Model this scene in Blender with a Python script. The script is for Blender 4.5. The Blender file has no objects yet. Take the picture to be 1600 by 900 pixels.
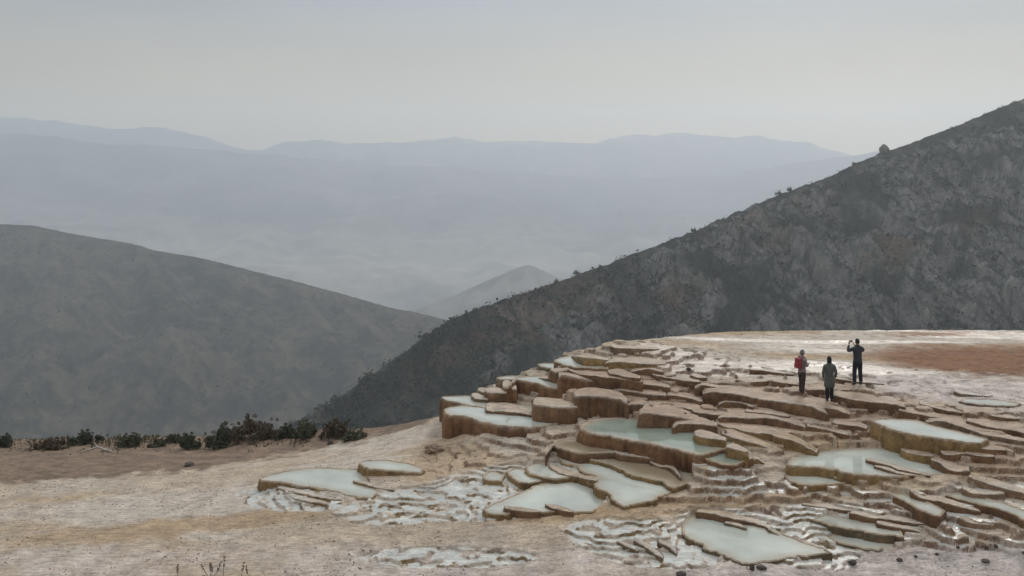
import bpy, bmesh, math, random
import numpy as np
from mathutils import Vector, Matrix
from mathutils.geometry import delaunay_2d_cdt
random.seed(7)
rng = np.random.default_rng(7)
R = math.radians
S = bpy.context.scene
COL = S.collection

# ------------------------------------------------------------------ camera
F, CX, CY = 1500.0, 800.0, 250.0          # focal length and horizon, in pixels of a 1600 x 900 frame
cd = bpy.data.cameras.new('camera')
cam = bpy.data.objects.new('camera', cd); COL.objects.link(cam)
cd.sensor_width = 36.0; cd.lens = 36.0 * F / 1600.0
cd.shift_y = -(450.0 - CY) / 1600.0
cd.clip_start = 0.2; cd.clip_end = 40000.0
cam.location = (0, 0, 0); cam.rotation_euler = (R(90), 0, 0)
S.camera = cam

# ------------------------------------------------------------------ sky, sun, exposure
SUN_EL, SUN_AZ = R(33), R(22)             # veiled sun ahead and a little to the right
W = bpy.data.worlds.new('World'); S.world = W; W.use_nodes = True
nt = W.node_tree; nt.nodes.clear()
def wn(t, **k):
    n = nt.nodes.new(t)
    for a, b in k.items(): setattr(n, a, b)
    return n
out = wn('ShaderNodeOutputWorld'); bg = wn('ShaderNodeBackground')
sky = wn('ShaderNodeTexSky', sky_type='NISHITA', sun_disc=False)
sky.sun_elevation = SUN_EL; sky.sun_rotation = SUN_AZ; sky.dust_density = 6.0; sky.air_density = 1.0; sky.altitude = 1800
skys = wn('ShaderNodeMix', data_type='RGBA', blend_type='MULTIPLY'); skys.inputs[0].default_value = 1.0
nt.links.new(sky.outputs[0], skys.inputs[6]); skys.inputs[7].default_value = (0.085, 0.085, 0.085, 1)
tc = wn('ShaderNodeTexCoord'); sep = wn('ShaderNodeSeparateXYZ')
nt.links.new(tc.outputs['Generated'], sep.inputs[0])
ramp = wn('ShaderNodeValToRGB'); cr = ramp.color_ramp       # closed overcast: cream at the horizon, blue-grey above, brightest overhead
cr.elements[0].position = 0.0; cr.elements[0].color = (0.60, 0.43, 0.17, 1)
cr.elements[1].position = 1.0; cr.elements[1].color = (1.22, 1.29, 1.40, 1)
for p, c in ((0.05, (0.52, 0.415, 0.235, 1)), (0.10, (0.42, 0.37, 0.275, 1)), (0.17, (0.30, 0.335, 0.37, 1)), (0.30, (0.42, 0.455, 0.49, 1)), (0.48, (0.64, 0.685, 0.73, 1))):
    e = cr.elements.new(p); e.color = c
nt.links.new(sep.outputs[2], ramp.inputs[0])
cl = wn('ShaderNodeTexNoise'); cl.inputs['Scale'].default_value = 2.2; cl.inputs['Detail'].default_value = 5
mp = wn('ShaderNodeMapping'); mp.inputs['Scale'].default_value = (1, 1, 4.5)
nt.links.new(tc.outputs['Generated'], mp.inputs[0]); nt.links.new(mp.outputs[0], cl.inputs['Vector'])
clr = wn('ShaderNodeMapRange'); clr.inputs[1].default_value = 0.3; clr.inputs[2].default_value = 0.7
clr.inputs[3].default_value = 0.88; clr.inputs[4].default_value = 1.16
nt.links.new(cl.outputs[0], clr.inputs[0])
cm = wn('ShaderNodeMix', data_type='RGBA', blend_type='MULTIPLY'); cm.inputs[0].default_value = 1.0
nt.links.new(ramp.outputs[0], cm.inputs[6]); nt.links.new(clr.outputs[0], cm.inputs[7])
mx = wn('ShaderNodeMix', data_type='RGBA'); mx.inputs[0].default_value = 0.9
nt.links.new(skys.outputs[2], mx.inputs[6]); nt.links.new(cm.outputs[2], mx.inputs[7])
nt.links.new(mx.outputs[2], bg.inputs[0]); bg.inputs[1].default_value = 1.0
nt.links.new(bg.outputs[0], out.inputs[0])

sl = bpy.data.lights.new('sun', 'SUN'); sl.energy = 1.2; sl.angle = R(16); sl.color = (1.0, 0.94, 0.86)
so = bpy.data.objects.new('sun', sl); COL.objects.link(so)
dirv = Vector((math.sin(SUN_AZ) * math.cos(SUN_EL), math.cos(SUN_AZ) * math.cos(SUN_EL), math.sin(SUN_EL)))
so.rotation_euler = dirv.to_track_quat('Z', 'Y').to_euler()
S.view_settings.view_transform = 'Standard'; S.view_settings.look = 'None'
S.view_settings.exposure = 0.0; S.view_settings.gamma = 1.0; S.view_settings.use_curve_mapping = False
S.cycles.use_denoising = True
S.cycles.max_bounces = 6; S.cycles.diffuse_bounces = 3; S.cycles.volume_bounces = 2
S.cycles.use_adaptive_sampling = True

# ------------------------------------------------------------------ numpy noise
_perm = np.random.default_rng(12345).permutation(4096).astype(np.int32)
_ga = np.random.default_rng(54321).uniform(0, 2 * math.pi, 4096)
_gx = np.cos(_ga).astype(np.float32); _gy = np.sin(_ga).astype(np.float32)
def perlin(x, y, seed=0):
    x = np.asarray(x, np.float64); y = np.asarray(y, np.float64)
    x0 = np.floor(x); y0 = np.floor(y); fx = (x - x0).astype(np.float32); fy = (y - y0).astype(np.float32)
    ix = x0.astype(np.int32); iy = y0.astype(np.int32) + seed * 57
    u = fx * fx * fx * (fx * (fx * 6 - 15) + 10); v = fy * fy * fy * (fy * (fy * 6 - 15) + 10)
    p0 = _perm[ix & 4095]; p1 = _perm[(ix + 1) & 4095]
    def g(p, dx, dy):
        k = _perm[(p + iy + dy) & 4095]
        return _gx[k] * (fx - dx) + _gy[k] * (fy - dy)
    a = g(p0, 0, 0); a = a + (g(p1, 1, 0) - a) * u; b = g(p0, 0, 1); b = b + (g(p1, 1, 1) - b) * u
    return ((a + (b - a) * v) * 1.5).astype(np.float64)
def fbm(x, y, o=4, seed=0, gain=0.5):
    s = 0; a = 1; t = 0
    for i in range(o):
        s = s + a * perlin(np.asarray(x) * 2 ** i + i * 17.3, np.asarray(y) * 2 ** i - i * 9.1, seed + i); t += a; a *= gain
    return s / t
def ridged(x, y, o=4, seed=0):
    s = 0; a = 1; t = 0
    for i in range(o):
        s = s + a * (1 - np.abs(perlin(np.asarray(x) * 2 ** i + i * 5.7, np.asarray(y) * 2 ** i + i * 3.3, seed + i)) * 2); t += a; a *= 0.5
    return s / t
def sst(a, b, x):
    t = np.clip((x - a) / (b - a), 0, 1); return t * t * (3 - 2 * t)
def lerp(a, b, t): return a + (b - a) * t

# ------------------------------------------------------------------ mesh and property helpers
def tag(o, label=None, cat=None, group=None, kind=None):
    if label: o['label'] = label
    if cat: o['category'] = cat
    if group: o['group'] = group
    if kind: o['kind'] = kind
    return o
def link(name, me, mat, parent=None):
    o = bpy.data.objects.new(name, me); COL.objects.link(o)
    if mat and not me.materials: me.materials.append(mat)
    if parent: o.parent = parent
    return o
def mesh(name, V, Fs, mat, parent=None, smooth=True, col=None, wet=None):
    me = bpy.data.meshes.new(name)
    me.from_pydata([tuple(map(float, v)) for v in V], [], Fs)
    return finish(name, me, mat, parent, smooth, col, wet)
def finish(name, me, mat, parent=None, smooth=True, col=None, wet=None):
    if col is not None:
        a = me.attributes.new('albedo', 'FLOAT_COLOR', 'POINT')
        c4 = np.ones((len(me.vertices), 4), np.float32); c4[:, :3] = col
        a.data.foreach_set('color', c4.ravel())
    if wet is not None:
        a = me.attributes.new('wet', 'FLOAT', 'POINT'); a.data.foreach_set('value', np.asarray(wet, np.float32))
    if smooth: me.polygons.foreach_set('use_smooth', np.ones(len(me.polygons), bool))
    me.update()
    return link(name, me, mat, parent)
def grid_mesh(name, P, mat, col=None, wet=None, parent=None):
    """P: (rows, cols, 3) array -> quads"""
    r, c, _ = P.shape
    me = bpy.data.meshes.new(name)
    me.vertices.add(r * c); me.vertices.foreach_set('co', P.reshape(-1).astype(np.float32))
    i = np.arange(r * c).reshape(r, c)
    q = np.stack([i[:-1, :-1], i[:-1, 1:], i[1:, 1:], i[1:, :-1]], -1).reshape(-1, 4)
    n = len(q)
    me.loops.add(n * 4); me.loops.foreach_set('vertex_index', q.ravel().astype(np.int32))
    me.polygons.add(n); me.polygons.foreach_set('loop_start', np.arange(0, n * 4, 4, dtype=np.int32))
    me.polygons.foreach_set('loop_total', np.full(n, 4, np.int32))
    me.update(calc_edges=True)
    return finish(name, me, mat, parent, True, col, wet)

def mat_new(name):
    m = bpy.data.materials.new(name); m.use_nodes = True
    t = m.node_tree; b = t.nodes['Principled BSDF']
    return m, t, b
def N(t, typ, **k):
    n = t.nodes.new(typ)
    for a, b in k.items(): setattr(n, a, b)
    return n
def noise_node(t, scale, detail=5, rough=0.6, src=None, stretch=None):
    n = N(t, 'ShaderNodeTexNoise'); n.inputs['Scale'].default_value = scale
    n.inputs['Detail'].default_value = detail; n.inputs['Roughness'].default_value = rough
    g = N(t, 'ShaderNodeNewGeometry')
    o = g.outputs['Position']
    if stretch:
        mpn = N(t, 'ShaderNodeMapping'); mpn.inputs['Scale'].default_value = stretch
        t.links.new(o, mpn.inputs[0]); o = mpn.outputs[0]
    t.links.new(o, n.inputs['Vector'])
    return n
def rng_node(t, src, lo, hi, a=0.3, b=0.7):
    n = N(t, 'ShaderNodeMapRange'); t.links.new(src, n.inputs[0])
    n.inputs[1].default_value = a; n.inputs[2].default_value = b; n.inputs[3].default_value = lo; n.inputs[4].default_value = hi
    return n.outputs[0]
def mul_col(t, a, b):
    n = N(t, 'ShaderNodeMix', data_type='RGBA', blend_type='MULTIPLY'); n.inputs[0].default_value = 1
    t.links.new(a, n.inputs[6]); t.links.new(b, n.inputs[7]); return n.outputs[2]
def plain_mat(name, c, rough=0.8, scale=20.0, var=0.25, bump=0.0, spec=0.3):
    m, t, b = mat_new(name)
    n = noise_node(t, scale)
    rgb = N(t, 'ShaderNodeRGB'); rgb.outputs[0].default_value = (*c, 1)
    t.links.new(mul_col(t, rgb.outputs[0], rng_node(t, n.outputs[0], 1 - var, 1 + var)), b.inputs['Base Color'])
    b.inputs['Roughness'].default_value = rough; b.inputs['Specular IOR Level'].default_value = spec
    if bump:
        bp = N(t, 'ShaderNodeBump'); bp.inputs['Strength'].default_value = bump; bp.inputs['Distance'].default_value = 0.02
        t.links.new(n.outputs[0], bp.inputs['Height']); t.links.new(bp.outputs[0], b.inputs['Normal'])
    return m
def attr_mat(name, scale1, scale2, var, bump, dist, wetrough=None, rough=0.8, spec=0.35, streak=None):
    """albedo from the vertex attribute, broken up by three sizes of noise; wet -> glossy"""
    m, t, b = mat_new(name)
    at = N(t, 'ShaderNodeAttribute', attribute_name='albedo')
    n1 = noise_node(t, scale1, 6, 0.65); n2 = noise_node(t, scale2, 5, 0.7)
    c = mul_col(t, at.outputs['Color'], rng_node(t, n1.outputs[0], 1 - var, 1 + var))
    c = mul_col(t, c, rng_node(t, n2.outputs[0], 1 - var * 1.1, 1 + var * 1.1))
    if streak:
        n3 = noise_node(t, scale2 * 0.5, 6, 0.75, stretch=streak)
        c = mul_col(t, c, rng_node(t, n3.outputs[0], 0.7, 1.15, 0.36, 0.6))
    t.links.new(c, b.inputs['Base Color'])
    b.inputs['Specular IOR Level'].default_value = spec
    bp = N(t, 'ShaderNodeBump'); bp.inputs['Strength'].default_value = bump; bp.inputs['Distance'].default_value = dist
    t.links.new(n2.outputs[0], bp.inputs['Height']); t.links.new(bp.outputs[0], b.inputs['Normal'])
    if wetrough is not None:
        w = N(t, 'ShaderNodeAttribute', attribute_name='wet')
        r = N(t, 'ShaderNodeMapRange'); t.links.new(w.outputs['Fac'], r.inputs[0])
        r.inputs[3].default_value = rough; r.inputs[4].default_value = wetrough
        t.links.new(r.outputs[0], b.inputs['Roughness'])
        s = N(t, 'ShaderNodeMapRange'); t.links.new(w.outputs['Fac'], s.inputs[0])
        s.inputs[3].default_value = bump; s.inputs[4].default_value = bump * 0.06
        t.links.new(s.outputs[0], bp.inputs['Strength'])
    else: b.inputs['Roughness'].default_value = rough
    return m
def water_mat(name, c):
    m, t, b = mat_new(name)
    n = noise_node(t, 1.3, 3); n2 = noise_node(t, 9.0, 3)
    sh = N(t, 'ShaderNodeAttribute', attribute_name='shelf'); mx2 = N(t, 'ShaderNodeMix', data_type='RGBA')
    t.links.new(rng_node(t, sh.outputs['Fac'], 0.0, 0.75, 0.0, 1.0), mx2.inputs[0])
    mx2.inputs[6].default_value = (*c, 1); mx2.inputs[7].default_value = (0.40, 0.35, 0.265, 1)
    t.links.new(mul_col(t, mx2.outputs[2], rng_node(t, n.outputs[0], 0.8, 1.12)), b.inputs['Base Color'])
    n.inputs['Scale'].default_value = 0.55
    b.inputs['Roughness'].default_value = 0.05; b.inputs['IOR'].default_value = 1.33
    bp = N(t, 'ShaderNodeBump'); bp.inputs['Strength'].default_value = 0.05; bp.inputs['Distance'].default_value = 0.01
    t.links.new(n2.outputs[0], bp.inputs['Height']); t.links.new(bp.outputs[0], b.inputs['Normal'])
    return m

M_TRAV = attr_mat('travertine', 1.6, 11.0, 0.24, 0.9, 0.05, wetrough=0.17, rough=0.74, spec=0.25, streak=(0.35, 1.6, 1.0))
M_HILL = attr_mat('hill_rock_and_scrub', 0.12, 0.7, 0.35, 0.9, 1.2, rough=0.95, spec=0.1)
M_FAR = attr_mat('far_slope', 0.004, 0.02, 0.2, 0.2, 5.0, rough=1.0, spec=0.0)
M_WATER = water_mat('milky_water', (0.485, 0.50, 0.43))
M_MINT = water_mat('green_water', (0.27, 0.31, 0.245))
M_AMBER = water_mat('shallow_amber_water', (0.27, 0.21, 0.135))

# ------------------------------------------------------------------ the base slope under the terraces
CP = [(0,900,25.9),(400,900,25.9),(800,900,25.9),(1200,900,25.9),(1600,900,25.7),(-300,900,26),(1900,900,25.5),
 (800,1150,19),(0,1150,19),(1600,1150,19),
 (0,830,29.3),(400,830,29),(800,830,28.2),(1066,838,27.8),(1160,886,26.1),(1450,838,27.6),(1100,770,30),(1400,772,29.2),(1440,800,28.3),(700,815,29.4),(1600,830,27.5),(1050,790,29.4),(1110,802,29.3),(1205,826,28.2),(1300,770,29.9),(1300,803,28.9),(1412,846,27.4),(1600,782,28.9),
 (0,755,34.5),(-300,755,35),(410,766,32.6),(578,782,30.8),(567,746,33),(300,725,38),(0,707,42),(-300,707,43),(250,700,43),(450,692,42),(600,684,39.8),
 (600,755,32.8),(700,700,36.2),(650,668,39.6),(740,690,36),(690,662,39.5),(850,722,33.4),(765,809,28.9),(934,802,28.8),(880,732,33),(976,794,28.9),
 (870,668,35),(920,651,36.2),(975,653,36),(906,692,34.3),(1010,664,34.6),(1130,735,30.9),(1235,743,31.2),(1480,749,30),
 (877,621,38.8),(872,578,40),(835,596,41),(848,581,42),(782,608,41.5),(755,622,41),(935,571,40),(965,549,41),(990,585,39.5),(1000,600,38.4),(1100,600,37.8),(1100,560,41.5),(1100,532,45.8),(1040,533,44.5),
 (1253,614,37),(1296,627,35.9),(1340,601,37.6),(1300,519,49),(1600,519,49.5),(1450,518,49.5),(1900,519,49.5),(1300,545,44.5),(1600,545,44.5),(1600,590,39),(1600,640,34.8),(1600,700,31.5),(1900,640,34.8),(1900,780,29),
 (1380,692,33.2),(1532,701,31.2),(1120,627,36.9),(1250,646,35),(1110,659,35),(1250,692,32.8),(1604,819,27.6)]
def world(px, py, d): return ((px - CX) / F * d, d, -(py - CY) / F * d)
cp = np.array([world(*c) for c in CP])
def tps_phi(r2): return 0.5 * r2 * np.log(r2 + 1e-9)
_n = len(cp); _K = tps_phi(((cp[:, None, :2] - cp[None, :, :2]) ** 2).sum(-1)) + np.eye(_n) * 0.6
_P = np.c_[np.ones(_n), cp[:, :2]]
_A = np.block([[_K, _P], [_P.T, np.zeros((3, 3))]])
_w = np.linalg.solve(_A, np.r_[cp[:, 2], np.zeros(3)])
FEET = []                                    # (x, y, dz): places where a terrace's wall must reach the ground
def base0(X, Y):
    X = np.asarray(X, float); Y = np.asarray(Y, float); sh = X.shape
    x = X.ravel(); y = Y.ravel(); o = np.empty(len(x))
    for s in range(0, len(x), 40000):
        e = s + 40000
        r2 = (x[s:e, None] - cp[None, :, 0]) ** 2 + (y[s:e, None] - cp[None, :, 1]) ** 2
        o[s:e] = tps_phi(r2) @ _w[:_n] + _w[_n] + _w[_n + 1] * x[s:e] + _w[_n + 2] * y[s:e]
    return o.reshape(sh)
def base(X, Y):
    z = base0(X, Y)
    if FEET:
        f = np.array(FEET, np.float32); sh = z.shape
        x = np.asarray(X, np.float32).ravel(); y = np.asarray(Y, np.float32).ravel(); zz = z.ravel()
        for s in range(0, len(x), 40000):
            e = s + 40000
            sel = (np.abs(y[s:e]).min() - 3 < f[:, 1]) & (f[:, 1] < y[s:e].max() + 3)
            g = f[sel]
            if not len(g): continue
            w = np.exp(-((x[s:e, None] - g[None, :, 0]) ** 2 + (y[s:e, None] - g[None, :, 1]) ** 2) / 0.16)
            zz[s:e] += (w @ g[:, 2]) / (w.sum(1) + 0.12)
        z = zz.reshape(sh)
    return z
def hit(px, py):
    """distance at which the sight line through a place in the picture meets the base slope"""
    d = np.linspace(21, 54, 1060)
    k = d * -(py - CY) / F - base0((px - CX) / F * d, d)
    j = np.where((k[:-1] > 0) & (k[1:] <= 0))[0]
    if not len(j): return d[int(np.argmin(np.abs(k)))]
    j = j[0]; return d[j] + (d[j + 1] - d[j]) * k[j] / (k[j] - k[j + 1])
def to_px(X, Y, Z): return CX + F * X / Y, CY - F * Z / Y

# ------------------------------------------------------------------ travertine colours by zone (what the stone is, not how it is lit)
PALE = np.array([0.41, 0.325, 0.235]); WHITE = np.array([0.475, 0.41, 0.335]); TAN = np.array([0.36, 0.245, 0.135]); PINK = np.array([0.33, 0.225, 0.15])
BROWN = np.array([0.24, 0.15, 0.095]); ORANGE = np.array([0.185, 0.075, 0.023]); EARTH = np.array([0.19, 0.13, 0.085]); LILAC = np.array([0.50, 0.43, 0.38]); OCHRE = np.array([0.36, 0.255, 0.125])
def ell(px, py, cx, cy, rx, ry, rot=0.0):
    a = R(rot); dx = px - cx; dy = py - cy
    u = (dx * math.cos(a) + dy * math.sin(a)) / rx; v = (-dx * math.sin(a) + dy * math.cos(a)) / ry
    return 1 - sst(0.6, 1.15, np.sqrt(u * u + v * v))
def zone_col(X, Y, Z):
    px, py = to_px(X, Y, Z)
    n1 = fbm(X * 0.35, Y * 0.22, 4, 3); n2 = fbm(X * 1.3, Y * 1.0, 4, 11); n3 = fbm(X * 0.16, Y * 0.5, 4, 23)
    qx = px + 25 * n1; qy = py + 10 * n2
    def put(c, col, m): return c + (col - c) * np.clip(m, 0, 1)[..., None]
    c = np.broadcast_to(PALE, X.shape + (3,)).copy()
    c = put(c, WHITE, sst(-0.1, 0.5, n1) * 0.8)
    c = put(c, TAN, sst(0.05, 0.5, n3) * 0.6)
    # middle stack of ledges: pinkish brown
    c = put(c, PINK, np.maximum(ell(qx, qy, 1150, 630, 330, 75, 8), ell(qx, qy, 1480, 680, 260, 60, 12)) * (0.72 + 0.5 * n2))
    c = put(c, BROWN * 1.15, ell(qx, qy, 1020, 615, 150, 50, 10) * 0.45)
    c = put(c, PALE, ell(qx, qy, 1000, 552, 130, 18, -8) * 0.9)
    # high plateau: white sheets, tan streaks, the rusty patch
    pl = 1 - sst(575, 612, py - 0.015 * (px - 1100)); pl = pl * sst(1000, 1090, px)
    st = fbm(X * 0.05, Y * 0.42, 4, 31)
    c = put(c, lerp(TAN[None], WHITE[None], sst(-0.16, 0.16, st).ravel()[:, None]).reshape(c.shape), pl * 0.85)
    c = put(c, LILAC * 1.05, ell(qx, qy, 1530, 612, 210, 26, 5) * 0.85)
    c = put(c, WHITE, ell(qx, qy, 1420, 528, 330, 9) * 0.8)
    c = put(c, ORANGE, ell(qx, qy, 1560, 565, 235, 26, 2.5) * 0.98)
    c = put(c, ORANGE * 1.3, ell(qx, qy, 1480, 522, 110, 4) * 0.7)
    # low ground
    c = put(c, TAN * 1.08, ell(qx, qy, 700, 725, 100, 30, -8) * 0.6)
    c = put(c, TAN, np.maximum(ell(qx, qy, 250, 826, 330, 17, -6), ell(qx, qy, 1050, 792, 330, 16, -4)) * 0.75)
    c = put(c, TAN * 0.95, ell(qx, qy, 1420, 755, 200, 20, -6) * 0.6)
    c = put(c, OCHRE, ell(qx, qy, 1250, 690, 90, 18) * 0.55)
    c = put(c, WHITE, ell(qx, qy, 300, 785, 330, 26, -5) * 0.75)
    c = put(c, WHITE, ell(qx, qy, 560, 715, 170, 22, -20) * 0.6)
    c = put(c, LILAC, sst(838, 876, qy) * (0.55 + 0.5 * n2) * sst(-0.35, 0.2, n1 + 0.2))
    c = put(c, LILAC, ell(qx, qy, 1450, 880, 380, 30, -4) * 0.8)
    # bare earth on the left, beyond the white flow
    ed = np.interp(qx, [-400, 0, 200, 300, 450, 560, 640, 700], [770, 757, 744, 735, 712, 692, 672, 640])
    c = put(c, EARTH * (1.0 + 0.35 * n2[..., None]), sst(3, -6, (qy - ed)) * (px < 720))
    c *= (1 + 0.16 * n2)[..., None] * (1 + 0.10 * fbm(X * 5, Y * 5, 3, 41))[..., None]
    return np.clip(c, 0.02, 0.8)

# ------------------------------------------------------------------ terraces: lips and backs, placed on level planes over the slope
DB, RB, OB, GB = (0.15, 0.08, 0.043), (0.175, 0.085, 0.042), (0.235, 0.15, 0.062), (0.14, 0.105, 0.06)
# id, kind, lip, back (points, or depth in px), wall px (start, end), stands on, wall colour, water, label
T = []
def pool(i, lip, back, h, on=None, wc=DB, water=0, label=None): T.append(dict(i=i, k='pool', lip=lip, back=back, h=h, on=on, wc=wc, water=water, label=label))
def ledge(i, lip, back, h, on=None, wc=DB): T.append(dict(i=i, k='ledge', lip=lip, back=back, h=h, on=on, wc=wc, water=None, label=None))
# -- stack on the left shoulder
pool('A', [(687,622),(695,625),(712,628),(733,633),(770,639)], [(775,623),(742,619),(715,618.4),(692,619)], (38,30), wc=DB, label='flat milky pool at the far left end of the terrace stack')
pool('B', [(694,640),(697,645),(704,650),(709,649),(716,649),(724,650),(735,653),(745,656),(758,660),(785,664.5),(810,666.5),(835,667),(870,662)], [(905,651),(860,640),(800,630),(760,631),(742,634.5),(718,634),(702,636)], (42,3), wc=RB, label='large pale pool with bulging brown rim wall at the left of the stack')
ledge('C', [(761,636),(764,641),(790,642.5),(815,645.5),(838,649)], 9, (6,3), 'B')
pool('F', [(791,606),(800,597),(808,593),(818,594.5),(830,596.5),(845,600),(860,605),(876,607)], [(880,596),(862,590),(850,587.5),(822,588),(806,590)], (24,28), 'B', RB, 0, 'pale pool on a tall rust-stained wall above the large left pool')
ledge('G', [(786,602),(792,606),(806,607)], 9, (20,22), 'B', RB)
pool('H', [(776,590),(782,592),(795,593),(812,592.5)], [(814,588),(792,587)], (16,14), wc=GB, label='tiny pool on a dark greenish block left of the rust-stained wall')
ledge('I', [(738,618),(745,622.5),(762,624)], 6, (5,5), 'A', GB)
ledge('J', [(747,609),(755,612),(770,613)], 5, (8,8), wc=GB)
ledge('K', [(759,611),(765,613),(780,613.5),(794,614)], 6, (15,15), 'B')
ledge('D', [(835,629),(839,632),(855,633.5),(880,635.5),(900,635)], 9, (25,26), 'B', DB)
ledge('T1', [(882,607),(888,604),(905,603.5),(922,606)], 5, (26,26), 'B', RB)
ledge('E', [(898,619),(905,617.5),(925,618),(950,620),(970,623.5),(979,629)], 9, (31,24), wc=DB)
pool('L', [(840,569),(848,573),(860,575.5),(872,577)], [(874,568),(850,567)], (11,6), wc=GB, label='small pale pool at the skyline left of the stepped pool edge')
ledge('M', [(823,584),(835,589),(850,590.5),(866,591.5)], 9, (6,4), wc=GB)
ledge('N', [(861,578),(870,580.5),(888,576)], 4, (18,16), wc=DB)
pool('O', [(867,563),(872,567),(885,570.5),(900,573.5),(925,575),(950,576)], [(955,563),(920,557),(890,556),(875,559)], (11,4), wc=DB, label='long pale pool high on the stack just below the skyline ledge')
ledge('P', [(902,557.5),(910,561.5),(919,560.5)], 4, (8,8), 'O', GB)
ledge('Q', [(882,553),(895,556),(905,556.8),(925,559),(950,562)], 5, (4,12), wc=OB)
ledge('QR', [(946,567),(955,565),(985,566),(1005,567.5),(1040,568)], 11, (12,8), wc=OB)
ledge('QS', [(955,541),(965,543),(990,544),(1030,545)], 5, (6,2), wc=PINK * 0.6)
ledge('S', [(873,589),(877,585),(884,585.5),(905,590),(920,592.5),(950,596),(975,599),(1003,603)], 13, (36,8), wc=RB)
ledge('S2', [(888,577),(905,583.5),(920,585.5),(945,588.5),(975,592.5),(1003,596)], 11, (4,5), 'S')
ledge('S3', [(951,582.5),(965,585),(978,588),(1000,590.5)], 7, (4,5), 'S2')
ledge('U', [(963,610.5),(970,609),(985,611),(1000,613),(1018,615.5),(1040,618)], 10, (13,8))
ledge('V', [(970,642),(975,635),(985,631.5),(1000,630.5),(1018,632)], 6, (11,18))
# -- central stack of brown ledges
ledge('W', [(1001,646),(1010,644),(1030,646.5),(1050,649.5),(1070,652.5),(1090,656)], 11, (22,10))
pool('X', [(906,668),(910,671.5),(920,675),(940,679),(960,683),(985,687.5),(1010,691.5),(1035,697),(1050,700.5),(1070,705),(1084,708.5),(1092,710)], [(1120,703),(1150,694),(1110,675),(1060,664),(1010,656),(960,653),(930,657),(912,663)], (23,6), wc=RB, water=1, label='long mint green pool with a straight brown rim in the middle of the terraces')
pool('X2', [(1083,710.5),(1100,715.5),(1115,721),(1130,725.5),(1147,726)], [(1174,714),(1165,700),(1130,690),(1100,694)], (9,5), wc=RB, water=1, label='lower green overflow pool at the right end of the mint pool')
ledge('Y', [(1053,667),(1060,662),(1080,661),(1100,662.5),(1120,665)], 8, (10,14))
ledge('Z1', [(1012,631),(1040,633.5),(1075,637.5),(1087,642.5),(1100,645),(1128,648)], 9, (7,12))
ledge('Z2', [(1120,653),(1130,650.5),(1150,651.5),(1175,653),(1200,652.5),(1220,655),(1240,661),(1258,668)], 11, (12,4))
ledge('AB', [(985,580),(1000,577.5),(1015,576),(1035,580.5)], 5, (6,9))
ledge('AC', [(1020,585),(1035,588),(1055,592),(1075,594.5),(1094,596)], 8, (6,4))
ledge('AD', [(1080,586),(1090,589),(1104,590)], 4, (4,4))
ledge('AE', [(1000,599),(1012,600.5),(1030,602.5),(1046,605)], 6, (9,8))
ledge('AF', [(1087,606),(1095,601),(1110,602.5),(1125,605),(1142,608.5)], 6, (9,4))
ledge('AH', [(1043,617),(1055,617.5),(1075,621),(1097,627)], 6, (8,7))
ledge('AI', [(1098,614),(1120,612),(1150,614.5),(1180,620.5),(1195,624),(1215,626.5),(1240,629.5),(1260,632.5),(1275,637),(1291,646)], 14, (14,12))
ledge('AJ', [(1124,632),(1135,627),(1160,629.5),(1177,635.5)], 5, (9,8))
ledge('AK', [(1165,642),(1180,643.5),(1200,645.5),(1232,650.5)], 6, (7,4))
ledge('AM', [(1119,661),(1135,666),(1155,670),(1175,675),(1200,677),(1215,682),(1240,688.5),(1277,706)], 9, (7,6), wc=OB)
ledge('AN', [(1086,678.5),(1092,681.5),(1110,684.5),(1134,687)], 8, (13,12), 'X', OB)
ledge('AO', [(1129,677),(1140,681),(1160,687),(1185,693.5),(1207,701)], 9, (13,5), wc=OB)
ledge('AP', [(1137,698),(1150,701.5),(1167,705)], 6, (10,8), 'X', OB)
ledge('AQ', [(1160,717),(1172,720),(1183,717),(1194,723)], 7, (6,5), wc=OB)
ledge('BM', [(1278,636),(1300,637.5),(1318,643),(1327,646)], 7, (13,5))
ledge('BN', [(1300,660),(1320,663),(1340,665),(1354,669)], 7, (8,6))
ledge('BO', [(1262,666),(1285,670),(1310,675),(1332,680)], 7, (6,3))
ledge('BP', [(1262,609),(1280,608),(1299,610)], 5, (7,6))
ledge('BQ', [(1172,577),(1190,578.5),(1215,581.5),(1244,585)], 4, (4,2))
ledge('BR', [(1152,593),(1170,596),(1190,595.5),(1203,594)], 4, (5,4))
ledge('BS', [(1207,595),(1230,598.5),(1262,600.5)], 4, (5,2))
ledge('BT', [(1305,591),(1340,596),(1380,599)], 3, (3,2))
# -- right side
ledge('BE', [(1304,617),(1315,619.5),(1340,624.5),(1370,628.5),(1395,630.5),(1411,635)], 9, (10,10))
ledge('BF', [(1405,640),(1420,643.5),(1445,648),(1472,652)], 8, (9,6))
ledge('BG', [(1438,630.5),(1455,635),(1475,640),(1508,645)], 6, (5,2))
pool('AY', [(1364,657),(1372,662),(1380,666),(1400,672),(1425,678),(1450,682),(1480,686.5),(1510,690.5),(1532,692.5)], [(1545,686),(1500,675),(1460,665),(1430,657),(1400,654),(1378,654)], (26,8), wc=OB, label='crescent pool with a smooth tan wall below the man taking a photo')
ledge('BH', [(1447,659),(1460,656.5),(1475,657),(1500,664.5),(1530,676),(1560,682),(1610,691)], 8, (8,8), wc=PINK * 0.6)
ledge('BI', [(1511,657),(1530,662),(1550,667),(1585,672),(1612,679)], 7, (7,6))
pool('BJ', [(1498,626.5),(1515,630),(1540,632.5),(1589,634.5)], [(1592,629),(1540,623),(1505,623)], (5,2), label='thin pale shallow pool on the upper right flat')
ledge('BK', [(1546,648),(1565,651.5),(1610,655)], 5, (4,3))
ledge('BL', [(1491,611),(1500,614.5),(1530,617),(1550,618.5)], 4, (5,2), wc=GB)
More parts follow.
